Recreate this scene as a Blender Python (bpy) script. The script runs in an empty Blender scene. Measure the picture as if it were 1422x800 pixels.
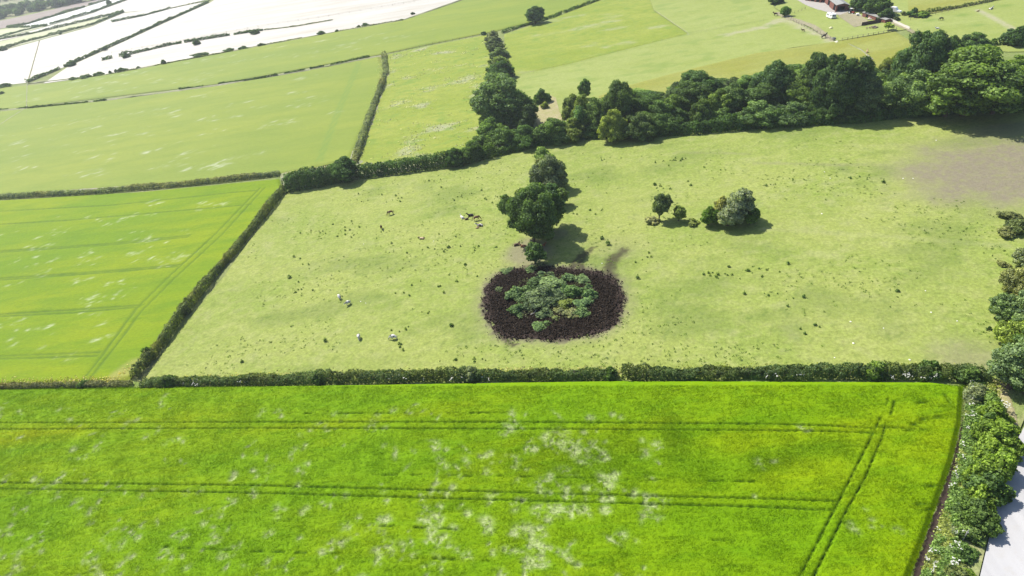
import bpy, bmesh, math, random
import numpy as np
from mathutils import Vector, Matrix, Quaternion

# ------------------------------------------------------------------ camera, world, sun, exposure
SC = bpy.context.scene
COL = SC.collection
F, CX, CY = 948.0, 711.0, 400.0                 # focal length and centre in photograph pixels
TH = math.atan(0.64207911)                      # camera looks this far below level
SX = 0.15230718                                 # the hillside rises to the right by this slope
CAMH = 96.0956
cam = bpy.data.cameras.new('camera')
cam.sensor_width = 36.0
cam.lens = 36.0 * F / 1422.0
cam.clip_start = 0.5
cam.clip_end = 8000
camo = bpy.data.objects.new('camera', cam)
camo.location = (0, 0, CAMH)
camo.rotation_euler = (math.pi / 2 - TH, 0, 0)
COL.objects.link(camo)
SC.camera = camo

SUN_EL, SUN_AZ = math.radians(45.5), math.radians(-49)     # azimuth clockwise from +Y
SUND = Vector((math.sin(SUN_AZ) * math.cos(SUN_EL), math.cos(SUN_AZ) * math.cos(SUN_EL), math.sin(SUN_EL)))
W = bpy.data.worlds.new('World')
SC.world = W
W.use_nodes = True
wt = W.node_tree
sky = wt.nodes.new('ShaderNodeTexSky')
sky.sky_type = 'NISHITA'
sky.sun_disc = False
sky.sun_elevation = SUN_EL
sky.sun_rotation = SUN_AZ
bg = wt.nodes['Background']
bg.inputs[1].default_value = 0.095
wt.links.new(sky.outputs[0], bg.inputs[0])
sl = bpy.data.lights.new('sun', 'SUN')
sl.energy = 4.6
sl.angle = math.radians(0.5)
sl.color = (1.0, 0.95, 0.87)
so = bpy.data.objects.new('sun', sl)
so.rotation_euler = SUND.to_track_quat('Z', 'Y').to_euler()
so.location = (-100, 100, 200)
COL.objects.link(so)
SC.view_settings.view_transform = 'Standard'
SC.view_settings.look = 'None'
SC.view_settings.exposure = 0.95
SC.view_settings.gamma = 1.0
SC.view_settings.use_curve_mapping = False
SC.cycles.max_bounces = 6
SC.cycles.volume_bounces = 0
SC.cycles.transparent_max_bounces = 4

rng = np.random.default_rng(11)
random.seed(5)

# ------------------------------------------------------------------ the hillside and the mapping from photograph to ground
def gz(x, y=0):
    """height of the hillside"""
    x = np.asarray(x, float)
    hi = 290 + 60 * np.tanh((np.maximum(x, 290) - 290) / 60.0)
    lo = -1120 - 80 * np.tanh((-1120 - np.minimum(x, -1120)) / 80.0)
    return SX * np.where(x > 290, hi, np.where(x < -1120, lo, x))

ct, st = math.cos(TH), math.sin(TH)
def G2(px, py):
    """ground point (x, y) seen at a photograph pixel"""
    a = (np.asarray(px, float) - CX) / F
    b = (np.asarray(py, float) - CY) / F
    dx, dy, dz = a, ct - b * st, -st - b * ct
    t = -CAMH / (dz - SX * dx)
    return np.stack([t * dx, t * dy], -1)
def G(px, py, h=0.0):
    p = G2(px, py)
    return Vector((p[0], p[1], float(gz(p[0])) + h))
def project(p):
    v = Vector(p) - Vector((0, 0, CAMH))
    z = v.y * ct - v.z * st
    d = -v.y * st - v.z * ct
    return CX + F * v.x / z, CY + F * d / z, F / z
def height_to(px, py, topy):
    """height of a thing standing at (px, py) whose top is seen at row topy"""
    b = G(px, py)
    lo, hi = 0.05, 40.0
    for _ in range(40):
        m = (lo + hi) / 2
        if project(b + Vector((0, 0, m)))[1] > topy: lo = m
        else: hi = m
    return lo
def scale_at(px, py): return project(G(px, py))[2]

# ------------------------------------------------------------------ small maths
def hash2(ix, iy, seed):
    n = (ix.astype(np.int64) * 374761393 + iy.astype(np.int64) * 668265263 + seed * 974634777) & 0xffffffff
    n = ((n ^ (n >> 13)) * 1274126177) & 0xffffffff
    n = n ^ (n >> 16)
    return (n & 0xffff) / 65535.0
def vn(x, y, seed=0):
    x = np.asarray(x, float); y = np.asarray(y, float)
    ix = np.floor(x); iy = np.floor(y)
    fx = x - ix; fy = y - iy
    fx = fx * fx * (3 - 2 * fx); fy = fy * fy * (3 - 2 * fy)
    a = hash2(ix, iy, seed); b = hash2(ix + 1, iy, seed); c = hash2(ix, iy + 1, seed); d = hash2(ix + 1, iy + 1, seed)
    return (a * (1 - fx) + b * fx) * (1 - fy) + (c * (1 - fx) + d * fx) * fy
def fbm(x, y, seed=0, o=3):
    s = 0; a = 0.5; t = 0
    for i in range(o):
        s = s + a * vn(x * 2 ** i, y * 2 ** i, seed + i * 17); t += a; a *= 0.55
    return s / t
def sstep(a, b, x):
    t = np.clip((x - a) / (b - a), 0, 1)
    return t * t * (3 - 2 * t)
def seg_dist(x, y, pts):
    d = np.full(np.shape(x), 1e9)
    for (x0, y0), (x1, y1) in zip(pts[:-1], pts[1:]):
        dx, dy = x1 - x0, y1 - y0
        t = np.clip(((x - x0) * dx + (y - y0) * dy) / (dx * dx + dy * dy + 1e-9), 0, 1)
        d = np.minimum(d, np.hypot(x - x0 - t * dx, y - y0 - t * dy))
    return d
def inside(x, y, poly):
    r = np.zeros(np.shape(x), bool)
    n = len(poly)
    for i in range(n):
        x0, y0 = poly[i]; x1, y1 = poly[(i + 1) % n]
        if y0 == y1: continue
        c = ((y0 > y) != (y1 > y)) & (x < (x1 - x0) * (y - y0) / (y1 - y0) + x0)
        r ^= c
    return r
def gpoly(pts): return [tuple(G2(*p)) for p in pts]
def resample(pts, step):
    pts = np.array(pts, float)
    d = np.r_[0, np.cumsum(np.linalg.norm(np.diff(pts, axis=0), axis=1))]
    n = max(2, int(d[-1] / step) + 1)
    s = np.linspace(0, d[-1], n)
    return np.stack([np.interp(s, d, pts[:, k]) for k in range(pts.shape[1])], -1), s

# ------------------------------------------------------------------ materials
class NT:
    def __init__(s, name):
        s.m = bpy.data.materials.new(name); s.m.use_nodes = True
        s.t = s.m.node_tree; s.t.nodes.clear()
        s.out = s.t.nodes.new('ShaderNodeOutputMaterial')
    def n(s, typ, **kw):
        o = s.t.nodes.new(typ)
        for k, v in kw.items(): setattr(o, k, v)
        return o
    def put(s, sock, v):
        if isinstance(v, bpy.types.NodeSocket): s.t.links.new(v, sock)
        elif isinstance(v, (tuple, list)) and len(v) == 3 and sock.type == 'RGBA': sock.default_value = (*v, 1)
        else: sock.default_value = v
    def pos(s): return s.n('ShaderNodeNewGeometry').outputs['Position']
    def obj(s): return s.n('ShaderNodeTexCoord').outputs['Object']
    def mapped(s, v, rot=0.0, scale=(1, 1, 1), loc=(0, 0, 0)):
        o = s.n('ShaderNodeMapping'); s.put(o.inputs['Vector'], v)
        o.inputs['Rotation'].default_value = (0, 0, rot); o.inputs['Scale'].default_value = scale; o.inputs['Location'].default_value = loc
        return o.outputs[0]
    def noise(s, v, scale, detail=3, rough=0.55, dist=0.0):
        o = s.n('ShaderNodeTexNoise'); s.put(o.inputs['Vector'], v)
        o.inputs['Scale'].default_value = scale; o.inputs['Detail'].default_value = detail
        o.inputs['Roughness'].default_value = rough; o.inputs['Distortion'].default_value = dist
        return o.outputs['Fac']
    def rng(s, v, a, b, lo=0.0, hi=1.0):
        o = s.n('ShaderNodeMapRange'); s.put(o.inputs[0], v)
        for i, q in enumerate((a, b, lo, hi)): o.inputs[1 + i].default_value = q
        return o.outputs[0]
    def mix(s, f, a, b, mode='MIX'):
        o = s.n('ShaderNodeMix', data_type='RGBA', blend_type=mode)
        s.put(o.inputs[0], f); s.put(o.inputs[6], a); s.put(o.inputs[7], b)
        return o.outputs[2]
    def math(s, op, a, b=0.0):
        o = s.n('ShaderNodeMath', operation=op); s.put(o.inputs[0], a); s.put(o.inputs[1], b)
        return o.outputs[0]
    def attr(s, name):
        o = s.n('ShaderNodeAttribute', attribute_name=name); return o.outputs['Fac']
    def bump(s, h, strength, dist=0.1):
        o = s.n('ShaderNodeBump'); s.put(o.inputs['Height'], h)
        o.inputs['Strength'].default_value = strength; o.inputs['Distance'].default_value = dist
        return o.outputs[0]
    def principled(s, col, rough=0.85, spec=0.2, normal=None, metal=0.0, sheen=0.0):
        o = s.n('ShaderNodeBsdfPrincipled')
        s.put(o.inputs['Base Color'], col); s.put(o.inputs['Roughness'], rough)
        o.inputs['Specular IOR Level'].default_value = spec; o.inputs['Metallic'].default_value = metal
        o.inputs['Sheen Weight'].default_value = sheen; o.inputs['Sheen Roughness'].default_value = 0.6
        if normal is not None: s.put(o.inputs['Normal'], normal)
        return o.outputs[0]
    def done(s, sh): s.put(s.out.inputs['Surface'], sh); return s.m

def simple(name, col, rough=0.7, spec=0.3, var=0.18, scale=3.0, bump=0.0, metal=0.0):
    t = NT(name); v = t.obj()
    f = t.noise(v, scale, 4)
    c = t.mix(f, tuple(k * (1 - var) for k in col), tuple(min(1, k * (1 + var)) for k in col))
    nrm = t.bump(t.noise(v, scale * 4, 3), bump, 0.05) if bump else None
    return t.done(t.principled(c, rough, spec, nrm, metal))

TRAM = math.radians(0)      # set below from the tramlines

def field_mat(name, c1, c2, c3, big=0.02, mid=0.15, fine=2.5, rot=0.0, stretch=1.0, pale=(0.62, 0.66, 0.45), palek=0.9,
              dark=(0.03, 0.07, 0.008), spec=0.25, rough=0.7, soil=None, bumpk=0.5, finek=0.5, sheen=0.0, extra=None, drill=1.0):
    """grass or crop: large drifts of c1/c2, smaller ones of c3, fine blades, pale and dark from mesh attributes"""
    t = NT(name); p = t.pos()
    ps = t.mapped(p, rot, (1, stretch, 1))
    c = t.mix(t.rng(t.noise(ps, big, 3, 0.5, 0.3), 0.38, 0.64), c1, c2)
    c = t.mix(t.rng(t.noise(ps, mid, 4, 0.6), 0.45, 0.75, 0, 0.8), c, c3)
    fn = t.noise(t.mapped(p, rot, (drill, stretch * 0.7, 1)), fine, 5, 0.7)
    k = t.rng(fn, 0.25, 0.75, 1 - finek, 1 + finek)
    col = t.n('ShaderNodeMix', data_type='RGBA', blend_type='MULTIPLY')
    col.inputs[0].default_value = 1.0
    t.put(col.inputs[6], c)
    cc = t.n('ShaderNodeCombineColor')
    for i in range(3): t.put(cc.inputs[i], k)
    t.put(col.inputs[7], cc.outputs[0])
    c = col.outputs[2]
    if extra: c = extra(t, p, c)
    pf = t.math('MULTIPLY', t.attr('pale'), t.rng(t.noise(ps, fine * 0.8, 3, 0.7), 0.3, 0.6, 0.15, palek))
    c = t.mix(t.attr('yel'), c, t.mix(1.0, c, (1.42, 1.12, 0.85), 'MULTIPLY'))
    c = t.mix(pf, c, pale)
    c = t.mix(t.attr('rut'), c, dark)
    if soil: c = t.mix(t.attr('bare'), c, t.mix(t.noise(p, 1.2, 5, 0.7), soil[0], soil[1]))
    c = t.mix(t.attr('mud'), c, (0.035, 0.026, 0.021))
    nrm = t.bump(fn, bumpk, 0.25)
    return t.done(t.principled(c, rough, spec, nrm, 0, sheen))

def leaf_mat(name='foliage', trans=0.38):
    """leaf colour comes from the object's own colour, varied leaf by leaf"""
    t = NT(name)
    oi = t.n('ShaderNodeObjectInfo')
    a = t.attr('tint')
    lo = t.mix(1.0, oi.outputs['Color'], (0.75, 0.9, 0.95), 'MULTIPLY')
    hi = t.mix(1.0, oi.outputs['Color'], (3.9, 3.7, 2.8), 'MULTIPLY')
    c = t.mix(a, lo, hi)
    c = t.mix(t.attr('hue'), c, t.mix(1.0, c, (1.22, 1.03, 0.85), 'MULTIPLY'))
    c = t.mix(t.rng(oi.outputs['Random'], 0, 1, 0.0, 0.25), c, t.mix(1.0, c, (1.25, 1.05, 0.6), 'MULTIPLY'))
    d = t.n('ShaderNodeBsdfDiffuse'); t.put(d.inputs[0], c)
    tr = t.n('ShaderNodeBsdfTranslucent'); t.put(tr.inputs[0], t.mix(1.0, c, (1.35, 1.45, 0.6), 'MULTIPLY'))
    m = t.n('ShaderNodeMixShader'); m.inputs[0].default_value = trans
    t.put(m.inputs[1], d.outputs[0]); t.put(m.inputs[2], tr.outputs[0])
    g = t.n('ShaderNodeBsdfGlossy'); g.inputs['Roughness'].default_value = 0.6; g.inputs[0].default_value = (0.6, 0.7, 0.6, 1)
    m2 = t.n('ShaderNodeMixShader'); m2.inputs[0].default_value = 0.02
    t.put(m2.inputs[1], m.outputs[0]); t.put(m2.inputs[2], g.outputs[0])
    return t.done(m2.outputs[0])

# ------------------------------------------------------------------ object helpers
def tag(o, label=None, cat=None, group=None, kind=None):
    if label: o['label'] = label
    if cat: o['category'] = cat
    if group: o['group'] = group
    if kind: o['kind'] = kind
    return o
def link(name, me, mat=None, parent=None):
    if mat is not None and not me.materials: me.materials.append(mat)
    o = bpy.data.objects.new(name, me); COL.objects.link(o)
    if parent is not None: o.parent = parent
    return o
def empty(name, loc=(0, 0, 0), rz=0.0):
    o = bpy.data.objects.new(name, None); COL.objects.link(o)
    o.location = loc; o.rotation_euler = (0, 0, rz); o.empty_display_size = 0.3
    return o
def np_mesh(name, v, faces, mat=None, attrs=None, fattrs=None, smooth=False):
    """faces: (N, 3 or 4) int array"""
    me = bpy.data.meshes.new(name)
    v = np.asarray(v, np.float32); faces = np.asarray(faces, np.int32)
    n, k = faces.shape
    me.vertices.add(len(v)); me.vertices.foreach_set('co', v.ravel())
    me.loops.add(n * k); me.loops.foreach_set('vertex_index', faces.ravel())
    me.polygons.add(n)
    me.polygons.foreach_set('loop_start', np.arange(0, n * k, k, dtype=np.int32))
    me.polygons.foreach_set('loop_total', np.full(n, k, np.int32))
    if smooth: me.polygons.foreach_set('use_smooth', np.ones(n, bool))
    me.update(calc_edges=True)
    for nm, a in (attrs or {}).items():
        at = me.attributes.new(nm, 'FLOAT', 'POINT'); at.data.foreach_set('value', np.asarray(a, np.float32))
    for nm, a in (fattrs or {}).items():
        at = me.attributes.new(nm, 'FLOAT', 'FACE'); at.data.foreach_set('value', np.asarray(a, np.float32))
    if mat: me.materials.append(mat)
    return me
class MB:
    """collects boxes, tubes and quads into one mesh"""
    def __init__(s): s.v = []; s.f = []
    def add(s, vs, fs):
        b = len(s.v); s.v += [tuple(q) for q in vs]; s.f += [tuple(i + b for i in q) for q in fs]; return s
    def box(s, c, d, rz=0.0, taper=1.0):
        x, y, z = d[0] / 2, d[1] / 2, d[2] / 2; q = []
        cz, sz = math.cos(rz), math.sin(rz)
        for k, (a, b_, e) in enumerate([(-1, -1, -1), (1, -1, -1), (1, 1, -1), (-1, 1, -1), (-1, -1, 1), (1, -1, 1), (1, 1, 1), (-1, 1, 1)]):
            w = taper if e > 0 else 1
            X, Y = a * x * w, b_ * y * w
            q.append((c[0] + X * cz - Y * sz, c[1] + X * sz + Y * cz, c[2] + e * z))
        return s.add(q, [(0, 3, 2, 1), (4, 5, 6, 7), (0, 1, 5, 4), (1, 2, 6, 5), (2, 3, 7, 6), (3, 0, 4, 7)])
    def tube(s, pts, rad, n=6, cap=True):
        pts = [Vector(p) for p in pts]; rings = []
        for i, p in enumerate(pts):
            d = (pts[min(i + 1, len(pts) - 1)] - pts[max(i - 1, 0)]).normalized()
            u = d.orthogonal().normalized()
            if i: 
                u = (pu - d * pu.dot(d)).normalized()
            pu = u; w = d.cross(u)
            rings.append([p + (u * math.cos(2 * math.pi * k / n) + w * math.sin(2 * math.pi * k / n)) * rad[i] for k in range(n)])
        vs = [q for r in rings for q in r]; fs = []
        for i in range(len(pts) - 1):
            for k in range(n):
                fs.append((i * n + k, i * n + (k + 1) % n, (i + 1) * n + (k + 1) % n, (i + 1) * n + k))
        if cap: fs += [tuple(range(n - 1, -1, -1)), tuple((len(pts) - 1) * n + k for k in range(n))]
        return s.add(vs, fs)
    def mesh(s, name, mat=None):
        me = bpy.data.meshes.new(name); me.from_pydata(s.v, [], s.f); me.update()
        if mat: me.materials.append(mat)
        return me
    def build(s, name, mat, parent=None): return link(name, s.mesh(name, mat), None, parent)

def field(name, poly_px, cell, mat, zoff=0.0, relief=None, attrs=None, label=None):
    """one field as a gridded sheet trimmed to its outline"""
    poly = gpoly(poly_px)
    P = np.array(poly)
    x0, y0 = P.min(0) - cell; x1, y1 = P.max(0) + cell
    xs = np.arange(x0, x1 + cell, cell); ys = np.arange(y0, y1 + cell, cell)
    X, Y = np.meshgrid(xs, ys)
    ins = inside(X, Y, poly)
    c = ins[:-1, :-1] | ins[1:, :-1] | ins[:-1, 1:] | ins[1:, 1:]
    idx = np.arange(X.size).reshape(X.shape)
    fs = np.stack([idx[:-1, :-1][c], idx[:-1, 1:][c], idx[1:, 1:][c], idx[1:, :-1][c]], -1)
    used, inv = np.unique(fs, return_inverse=True)
    fs = inv.reshape(fs.shape)
    x = X.ravel()[used].copy(); y = Y.ravel()[used].copy(); o = ~ins.ravel()[used]
    ox, oy = x[o], y[o]                       # outside corners move onto the outline
    best = np.full(ox.shape, 1e18); bx = ox.copy(); by = oy.copy()
    for i in range(len(poly)):
        a = poly[i]; b = poly[(i + 1) % len(poly)]
        dx, dy = b[0] - a[0], b[1] - a[1]
        t = np.clip(((ox - a[0]) * dx + (oy - a[1]) * dy) / (dx * dx + dy * dy + 1e-9), 0, 1)
        qx, qy = a[0] + t * dx, a[1] + t * dy
        d = (ox - qx) ** 2 + (oy - qy) ** 2
        w = d < best
        best[w] = d[w]; bx[w] = qx[w]; by[w] = qy[w]
    x[o] = bx; y[o] = by
    A = attrs(x, y) if attrs else {}
    z = gz(x) + zoff
    if relief is not None: z = z + relief(x, y, A) * sstep(0, max(0.9, cell * 1.2), seg_dist(x, y, poly + poly[:1]))
    me = np_mesh(name, np.stack([x, y, z], -1), fs, mat, A, smooth=True)
    o = link(name, me); o['kind'] = 'structure'
    if label: o['label'] = label
    return o
def ribbon(name, pts_px, width, mat, zoff, step=3.0, jitter=0.0, kind='structure', label=None):
    pts, s = resample([G2(*p) for p in pts_px], step)
    w = np.interp(np.linspace(0, 1, len(pts)), np.linspace(0, 1, len(np.atleast_1d(width))), np.atleast_1d(width)) if np.ndim(width) else np.full(len(pts), width)
    d = np.gradient(pts, axis=0); d /= np.linalg.norm(d, axis=1)[:, None] + 1e-9
    nrm = np.stack([-d[:, 1], d[:, 0]], -1)
    V = []
    for k in np.linspace(-0.5, 0.5, 5):
        q = pts + nrm * (w * k)[:, None]
        if jitter and abs(k) == 0.5: q = q + nrm * (rng.normal(0, jitter, len(pts)))[:, None]
        V.append(np.c_[q, gz(q[:, 0]) + zoff * (1 if abs(k) < 0.4 else -0.2 if zoff > 0.2 else 1)])
    V = np.concatenate(V); n = len(pts); fs = []
    for k in range(4):
        for i in range(n - 1): fs.append((k * n + i, (k + 1) * n + i, (k + 1) * n + i + 1, k * n + i + 1))
    o = link(name, np_mesh(name, V, np.array(fs)[:, ::-1], mat, smooth=True)); o['kind'] = kind
    if label: o['label'] = label
    return o

# ------------------------------------------------------------------ foliage
LEAF = leaf_mat()
def bark_mat(name, c):
    t = NT(name); v = t.obj()
    n = t.noise(t.mapped(v, 0, (3, 3, 0.6)), 6, 5, 0.7)
    return t.done(t.principled(t.mix(n, tuple(k * 0.55 for k in c), tuple(k * 1.4 for k in c)), 0.9, 0.1, t.bump(n, 0.6, 0.05)))
BARK = bark_mat('bark', (0.10, 0.075, 0.055))
TWIG = bark_mat('twig_bark', (0.16, 0.14, 0.11))

def leaf_mesh(name, c, nrm, size, tint, r, flat=0.55, hue=None):
    """diamond leaf sprays at points c, facing roughly nrm"""
    n = len(c)
    d = nrm + r.normal(0, flat, (n, 3)); d /= np.linalg.norm(d, axis=1)[:, None] + 1e-9
    a = r.normal(0, 1, (n, 3)); u = np.cross(d, a); u /= np.linalg.norm(u, axis=1)[:, None] + 1e-9
    w = np.cross(d, u)
    s = (size * r.uniform(0.6, 1.35, n))[:, None]
    u = u * s * 0.62; w = w * s * 0.45
    bend = d * s * 0.16
    v = np.stack([c - u, c + w - bend * 0 + bend, c + u, c - w + bend], 1).reshape(-1, 3)
    f = np.arange(4 * n).reshape(n, 4)
    fa = {'tint': np.clip(tint, 0, 1)}
    if hue is not None: fa['hue'] = np.clip(hue, 0, 1)
    return np_mesh(name, v, f, LEAF, None, fa)

def lobes_leaves(lobes, leaf, dens, r, low=-0.55):
    C, Nn, T = [], [], []
    L = np.array(lobes)
    for k, (x, y, z, rx, ry, rz) in enumerate(lobes):
        area = 4 * math.pi * ((rx * ry) ** 1.6 / 3 + (rx * rz) ** 1.6 / 3 + (ry * rz) ** 1.6 / 3) ** (1 / 1.6)
        n = max(12, int(area * dens))
        d = r.normal(0, 1, (n, 3)); d /= np.linalg.norm(d, axis=1)[:, None]
        d = d[d[:, 2] > low - r.uniform(0, 0.3, len(d))]
        n = len(d)
        ph = r.uniform(0, 6.28, 3)
        bump = 1 + 0.10 * np.sin(d[:, 0] * 5 + ph[0]) * np.cos(d[:, 1] * 5 + ph[1]) + 0.07 * np.sin(d[:, 2] * 9 + ph[2])
        rad = bump * (1.12 - np.abs(r.normal(0, 0.24, n)) + 0.22 * (r.uniform(0, 1, n) > 0.9) * r.uniform(0, 1, n))
        p = np.array([x, y, z]) + d * np.array([rx, ry, rz]) * rad[:, None]
        keep = np.ones(n, bool)
        for j in range(len(L)):
            if j == k: continue
            q = (p - L[j, :3]) / L[j, 3:]
            keep &= (q ** 2).sum(1) > 0.5
        p, d = p[keep], d[keep]
        lt = r.normal(0, 0.13)
        C.append(p); Nn.append(d); T.append(0.43 + lt + r.normal(0, 0.20, len(p)))
    return np.concatenate(C), np.concatenate(Nn), np.concatenate(T)

def make_crown(kind, seed):
    """leaf clumps of a tree about 10 high: several uneven sub-crowns, each carrying its own small clumps"""
    r = np.random.default_rng(seed); L = []
    nsub, R, rs, z0, zt, th = {'broad': (5, 2.1, (1.9, 2.9), 1.3, (6.2, 9.6), 1.8), 'tall': (4, 1.1, (1.5, 2.2), 1.0, (5.6, 9.6), 1.6),
                               'hawthorn': (4, 2.3, (2.0, 2.9), 2.9, (6.6, 9.2), 3.0), 'dome': (6, 3.0, (2.0, 3.2), 0.2, (4.2, 8.8), 0.8)}[kind]
    for q in range(nsub):
        a = q * 6.283 / nsub + r.uniform(-0.5, 0.5); e = R * r.uniform(0.6, 1.25) if q else R * 0.25
        top = r.uniform(*zt) if q else zt[1] + 0.4
        rr = r.uniform(*rs) * (1.0 if q else 1.1); cx, cy = e * math.cos(a), e * math.sin(a)
        bot = z0 + r.uniform(0, 1.3); mid = bot + (top - bot) * 0.42
        for i in range(13):
            k = (i + 0.5) / 13; z = bot + (top - bot) * k
            f = (z - mid) / ((top - mid) if z > mid else (mid - bot + 0.8))
            w = math.sqrt(max(0.0, 1 - f * f)) * rr
            b = 2.399 * i + r.uniform(-0.6, 0.6); s = r.uniform(0.6, 1.15) * (0.8 if kind == 'tall' else 1)
            w = max(0.0, w - s * 0.5) * r.uniform(0.75, 1.15)
            L.append((cx + w * math.cos(b), cy + w * math.sin(b), min(z, top - s * 0.5), s * 1.15, s * 1.15, s * 0.8))
        L.append((cx, cy, (bot + top) / 2, rr * 0.78, rr * 0.78, (top - bot) * 0.42))
    return L, th
TREES = {}
def tree_meshes(kind, var, fine):
    key = (kind, var, fine)
    if key in TREES: return TREES[key]
    seed = {'broad': 100, 'tall': 200, 'hawthorn': 300, 'dome': 400}[kind] + var * 7
    r = np.random.default_rng(seed)
    L, th = make_crown(kind, seed)
    leaf = fine; dens = 3.3 / (leaf * leaf)
    c, n, t = lobes_leaves(L, leaf, dens, r, -0.9 if kind == 'dome' else -0.6)
    ok = c[:, 2] > 0.1; c, n, t = c[ok], n[ok], t[ok]
    crown = leaf_mesh('crown', c, n, leaf, t, r)
    mb = MB()
    mb.tube([(0, 0, -0.6), (0.05, 0.03, th * 0.6), (-0.05, 0.08, th * 1.3), (0.0, 0, 6.5)], [0.42, 0.30, 0.24, 0.09], 8)
    for (x, y, z, *_ ) in L[3::7]:
        b = r.uniform(0.5, 1.3) * th
        mb.tube([(0, 0, b), (x * 0.45, y * 0.45, b + (z - b) * 0.55), (x * 0.9, y * 0.9, z)], [0.17, 0.10, 0.04], 5)
    trunk = mb.mesh('trunk', BARK)
    q0, q1 = np.percentile(c, 1.5, 0), np.percentile(c, 98.5, 0)
    TREES[key] = (crown, trunk, (q1[0] - q0[0] + q1[1] - q0[1]) / 2, q1[2])
    return TREES[key]

def plant(px, py, top=None, w=None, kind='broad', col=(0.045, 0.085, 0.022), label='', name=None, cat='tree', group=None, fine=0, var=None, h=None, lean=0.0, rz=None):
    """a tree or shrub standing where the photograph shows it; top is the row of its tip, w its width there"""
    b = G(px, py)
    if h is None: h = 0.95 * height_to(px, py, top)
    sc = scale_at(px, py)
    pr = random.Random(int(px * 131 + py * 17))
    if var is None: var = pr.randrange(4)
    bw, bh = tree_meshes(kind, var, 0.5)[2:]
    kz = h / bh
    kx = (w / sc) / bw if w else kz
    ks = (kx * kx * kz) ** (1 / 3)
    want = (0.26 if h < 2.2 and sc > 4 else 0.34 if sc > 5.5 else 0.42 if sc > 3 else 0.55 if sc > 1.8 else 0.9) / ks
    cr, tr = tree_meshes(kind, var, min((0.26, 0.36, 0.5, 0.7, 0.95, 1.3), key=lambda q: abs(math.log(q / want))))[:2]
    o = empty(name or ('tree' if kind != 'dome' else 'shrub'), b, pr.uniform(0, 6.28) if rz is None else rz)
    o.scale = (kx, kx, kz)
    if lean: o.rotation_euler.y = lean
    tag(o, label, cat, group)
    for nm, me in ((('crown', cr), ('trunk', tr)) if kind != 'dome' else (('foliage', cr), ('stems', tr))):
        c = bpy.data.objects.new(nm, me); COL.objects.link(c); c.parent = o
        v = pr.uniform(0.88, 1.12)
        c.color = (col[0] * v, col[1] * v, col[2] * v, 1)
    return o

def hedge(pts_px, h, w, leaf=0.34, col=(0.05, 0.085, 0.025), label='', gaps=(), group=None, name='hedge', dens=None, ragged=0.25, px_base='front', trans=None):
    """a hedge following a polyline of photograph pixels along its middle"""
    pts, s = resample([G2(*p) for p in pts_px], 0.5)
    r = np.random.default_rng(int(abs(pts[0, 0]) * 13 + abs(pts[-1, 1]) * 7) % 100000)
    d = np.gradient(pts, axis=0); d /= np.linalg.norm(d, axis=1)[:, None] + 1e-9
    nx = np.stack([-d[:, 1], d[:, 0]], -1)
    Ltot = s[-1]
    per = dens or 3.0 * (w + 2 * h) / (leaf * leaf)
    n = int(min(per * Ltot, 60000))
    u = r.uniform(0, Ltot, n)
    if gaps:
        keep = np.ones(n, bool)
        for a, b in gaps: keep &= ~((u > a * Ltot) & (u < b * Ltot))
        u = u[keep]; n = len(u)
    px_ = np.interp(u, s, pts[:, 0]); py_ = np.interp(u, s, pts[:, 1])
    qx = np.interp(u, s, nx[:, 0]); qy = np.interp(u, s, nx[:, 1])
    sd = int(r.integers(0, 9999))
    hh = h * (1 + ragged * 2.3 * (fbm(u / (2.2 * w + .1), u * 0 + 3.3, sd, 3) - 0.5) + ragged * (vn(u / (9 * w + 1), u * 0, sd + 5) - 0.5))
    ww = w * (1 + ragged * 2.0 * (fbm(u / (1.7 * w + .1), u * 0 + 7.7, sd + 9, 3) - 0.5))
    ang = r.uniform(-0.35, math.pi + 0.35, n)
    ca, sa = np.cos(ang), np.sin(ang)
    e = 0.62
    ox = np.sign(ca) * np.abs(ca) ** e; oz = np.sign(sa) * np.abs(sa) ** e
    k = 1.03 - np.abs(r.normal(0, 0.12, n)) + (0.12 + 0.5 * ragged) * (vn(u * 0.42 / leaf, ang * 2.2, sd + 31) - 0.5)
    off = ox * ww / 2 * k
    z = np.where(oz > 0, oz * hh * k, r.uniform(0, 0.4, n) * hh)
    taper = 1.0 - 0.12 * np.clip(z / hh, 0, 1)
    c = np.stack([px_ + qx * off * taper, py_ + qy * off * taper, 0 * z], -1)
    c[:, 2] = gz(c[:, 0]) + np.maximum(z, 0.05)
    nn = np.stack([qx * ca, qy * ca, np.maximum(sa, 0.1)], -1)
    tint = 0.40 + 0.8 * (fbm(u / 2.2, ang * 0.9, sd + 3, 2) - 0.5) + r.normal(0, 0.13, n)
    o0 = G(*pts_px[0]); 
    o = empty(name, o0); tag(o, label, 'hedge', group)
    c = c - np.array(o0)
    hue = 0.9 * sstep(0.5, 0.75, fbm(u / (3.5 * w + 1), u * 0 + 1.1, sd + 77, 3)) + r.normal(0, 0.1, len(u))
    f = link('foliage', leaf_mesh('foliage', c, nn, leaf, tint, r, 0.6, hue), None, o)
    f.color = (*col, 1)
    # bare stems and shade-grown twigs inside the hedge
    m = int(min(Ltot / (w * 0.55), 260)); mb = MB()
    for i in range(m):
        a = r.uniform(0, Ltot)
        if any(g0 * Ltot < a < g1 * Ltot for g0, g1 in gaps): continue
        x = np.interp(a, s, pts[:, 0]); y = np.interp(a, s, pts[:, 1]); zz = float(gz(x))
        j = r.normal(0, 0.15 * w, 4)
        mb.tube([(x - o0.x, y - o0.y, zz - o0.z - 0.2), (x + j[0] - o0.x, y + j[1] - o0.y, zz - o0.z + h * 0.45), (x + j[2] * 1.6 - o0.x, y + j[3] * 1.6 - o0.y, zz - o0.z + h * 0.85)], [0.05 * h + .02, 0.03 * h + .01, 0.01], 4, False)
    link('stems', mb.mesh('stems', TWIG), None, o)['kind'] = 'stuff'
    return o

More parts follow.
